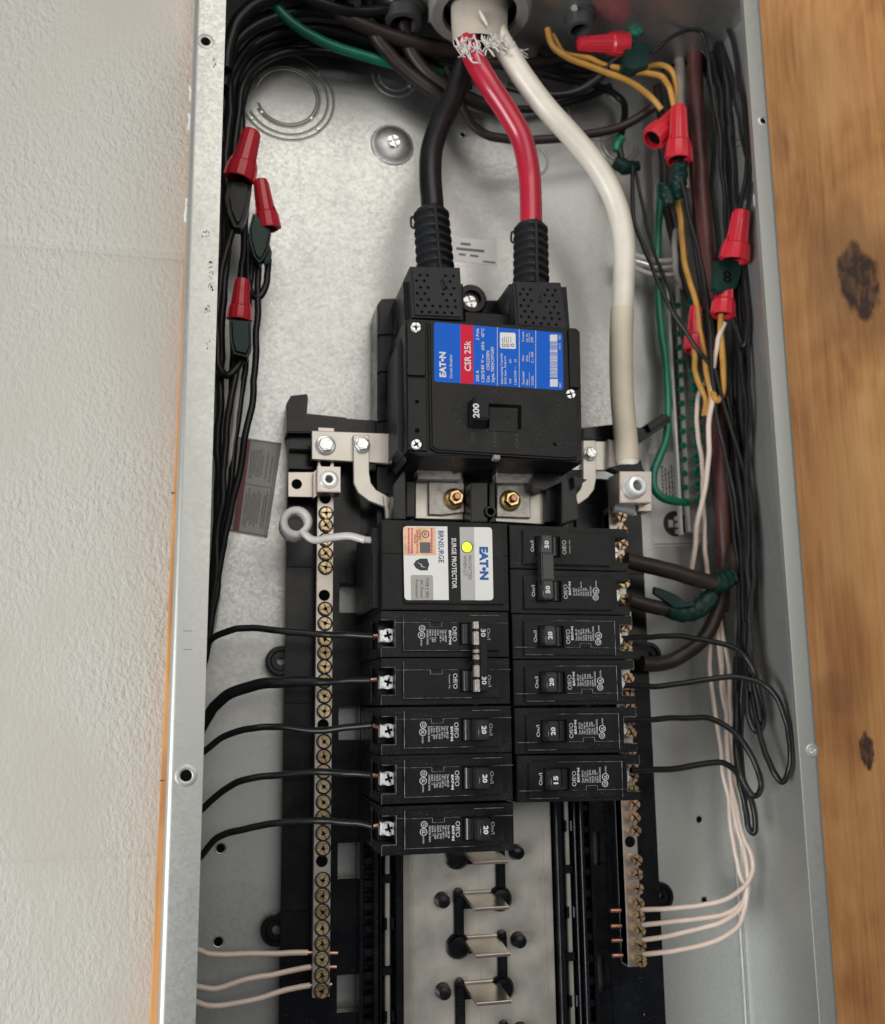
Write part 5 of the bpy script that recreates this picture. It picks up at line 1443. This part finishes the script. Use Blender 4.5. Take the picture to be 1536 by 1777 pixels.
wire([(1196, 10, 2.9), (1222, 62, 2.7), (1245, 120, 2.4), (1258, 240, 2.4), (1262, 360, 2.3), (1270, 480, 2.2), (1280, 580, 2.1), (1283, 680, 2.1), (1280, 800, 2.2), (1282, 920, 2.3), (1285, 1040, 2.3), (1283, 1180, 2.3), (1282, 1300, 2.3), (1290, 1380, 2.2)], .08, 'wire_black', 'black wire deep in the right bundle from top to bottom', G7)
wire([(1204, 40, 3.2), (1236, 110, 2.9), (1252, 200, 2.6), (1262, 330, 2.6), (1270, 460, 2.5), (1276, 560, 2.5), (1278, 680, 2.5), (1276, 820, 2.5), (1284, 960, 2.4), (1287, 1100, 2.4), (1280, 1230, 2.5), (1284, 1330, 2.5)], .085, 'wire_black', 'thicker black wire behind the yellow hooks at right', G7)
wire([(1222, 20, 2.6), (1250, 84, 2.2), (1262, 150, 1.9), (1270, 260, 1.8), (1277, 360, 1.7), (1290, 470, 1.5), (1300, 560, 1.4), (1293, 600, 1.5), (1280, 570, 1.7), (1268, 500, 1.9)], .085, 'wire_black', 'black wire looping under the wire nut beside the right flange', G7)
wire([(1292, 820, 2.0), (1296, 920, 2.0), (1294, 1040, 2.0), (1290, 1150, 2.0), (1285, 1280, 2.1), (1292, 1390, 2.0)], .08, 'wire_black', 'black wire at the back of the right bundle, lower half', G7)
wire([(1200, -10, 2.9), (1240, 22, 2.6), (1268, 60, 2.2), (1282, 130, 1.9), (1292, 200, 1.7), (1296, 280, 1.6), (1288, 350, 1.6), (1282, 420, 1.7), (1276, 520, 1.9)], .065, 'wire_black', 'black wire bowing toward the right wall near the top', G7)
wire([(1170, 40, 3.3), (1222, 62, 3.1), (1252, 100, 2.9), (1264, 200, 2.8), (1272, 300, 2.7), (1278, 420, 2.5), (1284, 540, 2.3), (1286, 640, 2.2), (1289, 760, 2.1), (1296, 900, 2.0), (1300, 1050, 1.9), (1296, 1180, 1.9)], .10, 'wire_black', 'thick black wire down the upper right corner', G7)
wire([(1100, 60, 3.0), (1150, 75, 3.0), (1200, 80, 3.0), (1236, 100, 3.0), (1252, 160, 2.9), (1256, 260, 2.8)], .11, 'wire_black', 'black wire along the top right corner', G7)
for px_, rr, lb in (
    ([(1180, 70, 2.4), (1215, 84, 2.3), (1238, 120, 2.2), (1248, 180, 2.2), (1262, 260, 2.1), (1268, 350, 2.1), (1262, 430, 2.2), (1268, 520, 2.2), (1280, 600, 2.1)], .05, 'thin black wire weaving down from the top right corner'),
    ([(1150, 120, 2.9), (1195, 110, 2.8), (1230, 140, 2.7), (1240, 220, 2.7), (1236, 320, 2.7), (1246, 420, 2.6), (1240, 520, 2.6), (1252, 620, 2.5), (1266, 720, 2.4), (1274, 840, 2.3)], .055, 'thin black wire crossing the maroon cable twice'),
    ([(1236, 50, 2.6), (1268, 130, 2.0), (1288, 240, 1.6), (1300, 300, 1.4), (1296, 360, 1.5), (1284, 430, 1.7), (1288, 520, 1.7), (1300, 600, 1.5), (1302, 700, 1.4), (1294, 800, 1.6)], .05, 'thin black wire bulging against the right wall by the slots'),
    ([(1190, 340, 2.5), (1204, 420, 2.4), (1218, 500, 2.3), (1240, 560, 2.2), (1250, 640, 2.1), (1244, 720, 2.1), (1258, 800, 2.1), (1272, 900, 2.1), (1282, 1000, 2.1), (1284, 1100, 2.1)], .055, 'thin black wire beside the long yellow one'),
    ([(1104, 300, 3.0), (1116, 360, 2.9), (1130, 420, 2.9), (1150, 470, 2.9), (1172, 540, 2.8), (1200, 640, 2.7)], .05, 'thin black wire behind the slanting one near the white cable'),
    ([(1240, 640, 1.9), (1262, 720, 1.8), (1288, 800, 1.7), (1306, 900, 1.5), (1308, 1000, 1.5), (1300, 1100, 1.6), (1308, 1180, 1.5), (1320, 1250, 1.4)], .055, 'thin black wire swinging out toward the right wall at mid height')):
    wire(px_, rr, 'wire_black', lb, G7)
G8 = 'black wires feeding the right breakers'
wire([(1078, 1108, 1.6), (1110, 1107, 1.7), (1160, 1104, 1.8), (1205, 1108, 1.8), (1250, 1116, 1.7), (1284, 1132, 1.6), (1307, 1162, 1.5), (1321, 1205, 1.5), (1326, 1240, 1.5), (1322, 1264, 1.5), (1312, 1270, 1.5), (1303, 1255, 1.55), (1297, 1215, 1.6), (1294, 1160, 1.7), (1292, 1080, 1.8)], .07, 'wire_black', 'black wire looping from the 20 breaker just below the 50 pair', G8)
wire([(1078, 1190, 1.6), (1130, 1190, 1.7), (1180, 1186, 1.7), (1230, 1179, 1.6), (1280, 1175, 1.4), (1322, 1187, 1.2), (1350, 1212, 1.0), (1367, 1260, .95), (1373, 1310, .95), (1369, 1343, .95), (1358, 1357, 1.0), (1346, 1347, 1.05), (1332, 1318, 1.2), (1320, 1280, 1.4), (1310, 1230, 1.6), (1300, 1150, 1.8)], .072, 'wire_black', 'widest black loop, from the middle 20 breaker at right', G8)
wire([(1078, 1250, 1.6), (1130, 1249, 1.7), (1180, 1246, 1.8), (1232, 1247, 1.8), (1268, 1268, 1.7), (1297, 1298, 1.6), (1315, 1330, 1.5), (1322, 1358, 1.5), (1317, 1376, 1.5), (1306, 1380, 1.5), (1296, 1366, 1.6), (1284, 1336, 1.7), (1276, 1290, 1.9), (1278, 1200, 2.1)], .072, 'wire_black', 'black loop from the 20 breaker above the 15 one', G8)
wire([(1095, 1337, 1.6), (1140, 1336, 1.7), (1185, 1334, 1.8), (1222, 1325, 1.8), (1250, 1323, 1.8), (1275, 1338, 1.8), (1294, 1370, 1.8), (1308, 1410, 1.8), (1313, 1436, 1.8), (1308, 1444, 1.85), (1299, 1430, 1.9), (1290, 1390, 2.0), (1281, 1330, 2.1), (1277, 1240, 2.2), (1278, 1140, 2.3)], .075, 'wire_black', 'lowest black loop, from the breaker marked 15', G8)
# pinkish neutrals on the right
G9 = 'pale neutral wires at right'
wire([(1258, 560, 1.8), (1248, 590, 1.9), (1240, 640, 2.0), (1235, 700, 2.0), (1231, 760, 2.1), (1226, 820, 2.2), (1219, 875, 2.3), (1209, 930, 2.5), (1200, 990, 2.7)], .07, 'wire_pink', 'pale pink wire crossing in front of the ground bar', G9)
wire([(1226, 660, 2.6), (1214, 690, 2.6), (1210, 730, 2.6), (1214, 780, 2.6), (1220, 840, 2.6), (1221, 900, 2.7), (1225, 960, 2.8), (1229, 1010, 2.9)], .065, 'wire_pink', 'pale wire just right of the green screws', G9)
wire([(1222, 1000, 3.0), (1228, 1080, 3.0), (1232, 1160, 3.0), (1243, 1250, 2.9), (1256, 1340, 2.8), (1268, 1420, 2.7), (1277, 1480, 2.6), (1286, 1525, 2.5), (1298, 1540, 2.5), (1291, 1562, 2.5), (1268, 1581, 2.6), (1225, 1592, 2.7), (1170, 1599, 2.8), (1112, 1606, 2.8)], .06, 'wire_pink', 'pale neutral wire to the right bar, second from the top', G9)
wire([(1235, 1000, 2.9), (1246, 1100, 2.9), (1256, 1200, 2.9), (1264, 1300, 2.8), (1276, 1390, 2.6), (1292, 1450, 2.4), (1303, 1490, 2.3), (1302, 1520, 2.3), (1288, 1543, 2.4), (1255, 1560, 2.5), (1210, 1572, 2.7), (1160, 1578, 2.8), (1110, 1579, 2.8)], .06, 'wire_pink', 'pale neutral wire to the right bar, uppermost of four', G9)
wire([(1238, 1040, 2.9), (1250, 1140, 2.9), (1258, 1240, 2.9), (1266, 1330, 2.8), (1278, 1420, 2.6), (1292, 1490, 2.45), (1298, 1535, 2.4), (1290, 1570, 2.45), (1268, 1590, 2.55), (1230, 1607, 2.7), (1170, 1622, 2.8), (1112, 1632, 2.8)], .06, 'wire_pink', 'pale neutral wire to the right bar, third from the top', G9)
wire([(1246, 1050, 2.9), (1262, 1160, 2.9), (1268, 1260, 2.85), (1272, 1340, 2.75), (1284, 1420, 2.6), (1296, 1500, 2.4), (1296, 1555, 2.4), (1285, 1598, 2.45), (1262, 1622, 2.55), (1220, 1640, 2.7), (1170, 1650, 2.8), (1112, 1657, 2.8)], .06, 'wire_pink', 'pale neutral wire to the right bar, lowest of four', G9)
# ground wires on the right
wire([(1146, 320, 3.2), (1143, 400, 3.3), (1143, 470, 3.3), (1146, 540, 3.3), (1152, 620, 3.3), (1158, 690, 3.2), (1157, 750, 3.1), (1146, 792, 3.0), (1136, 822, 3.0), (1137, 850, 3.0), (1152, 866, 3.0), (1172, 871, 3.1), (1194, 872, 3.2)], .11, 'wire_green', 'green wire hooking into the foot of the ground bar', 'green ground wires')
G10 = 'bare ground wires above the ground bar'
for k, (v, lb) in enumerate(((448, 'bare grey ground wire above the ground bar, uppermost of three'), (460, 'bare grey ground wire above the ground bar, middle'), (472, 'bare grey ground wire above the ground bar, lowest'))):
    wire([(1080, v - 14, 3.2), (1112, v - 2, 3.2), (1140, v + 6, 3.1), (1166, v + 6, 3.1), (1180, v - 6 + 3 * k, 3.2)], .075, 'steel' if k == 1 else 'wire_grey', lb, G10)
wire([(1172, 400, 3.1), (1170, 440, 3.0), (1175, 480, 3.1), (1186, 500, 3.2)], .09, 'wire_grey', 'grey braided wire dropping into the top of the ground bar', G10)
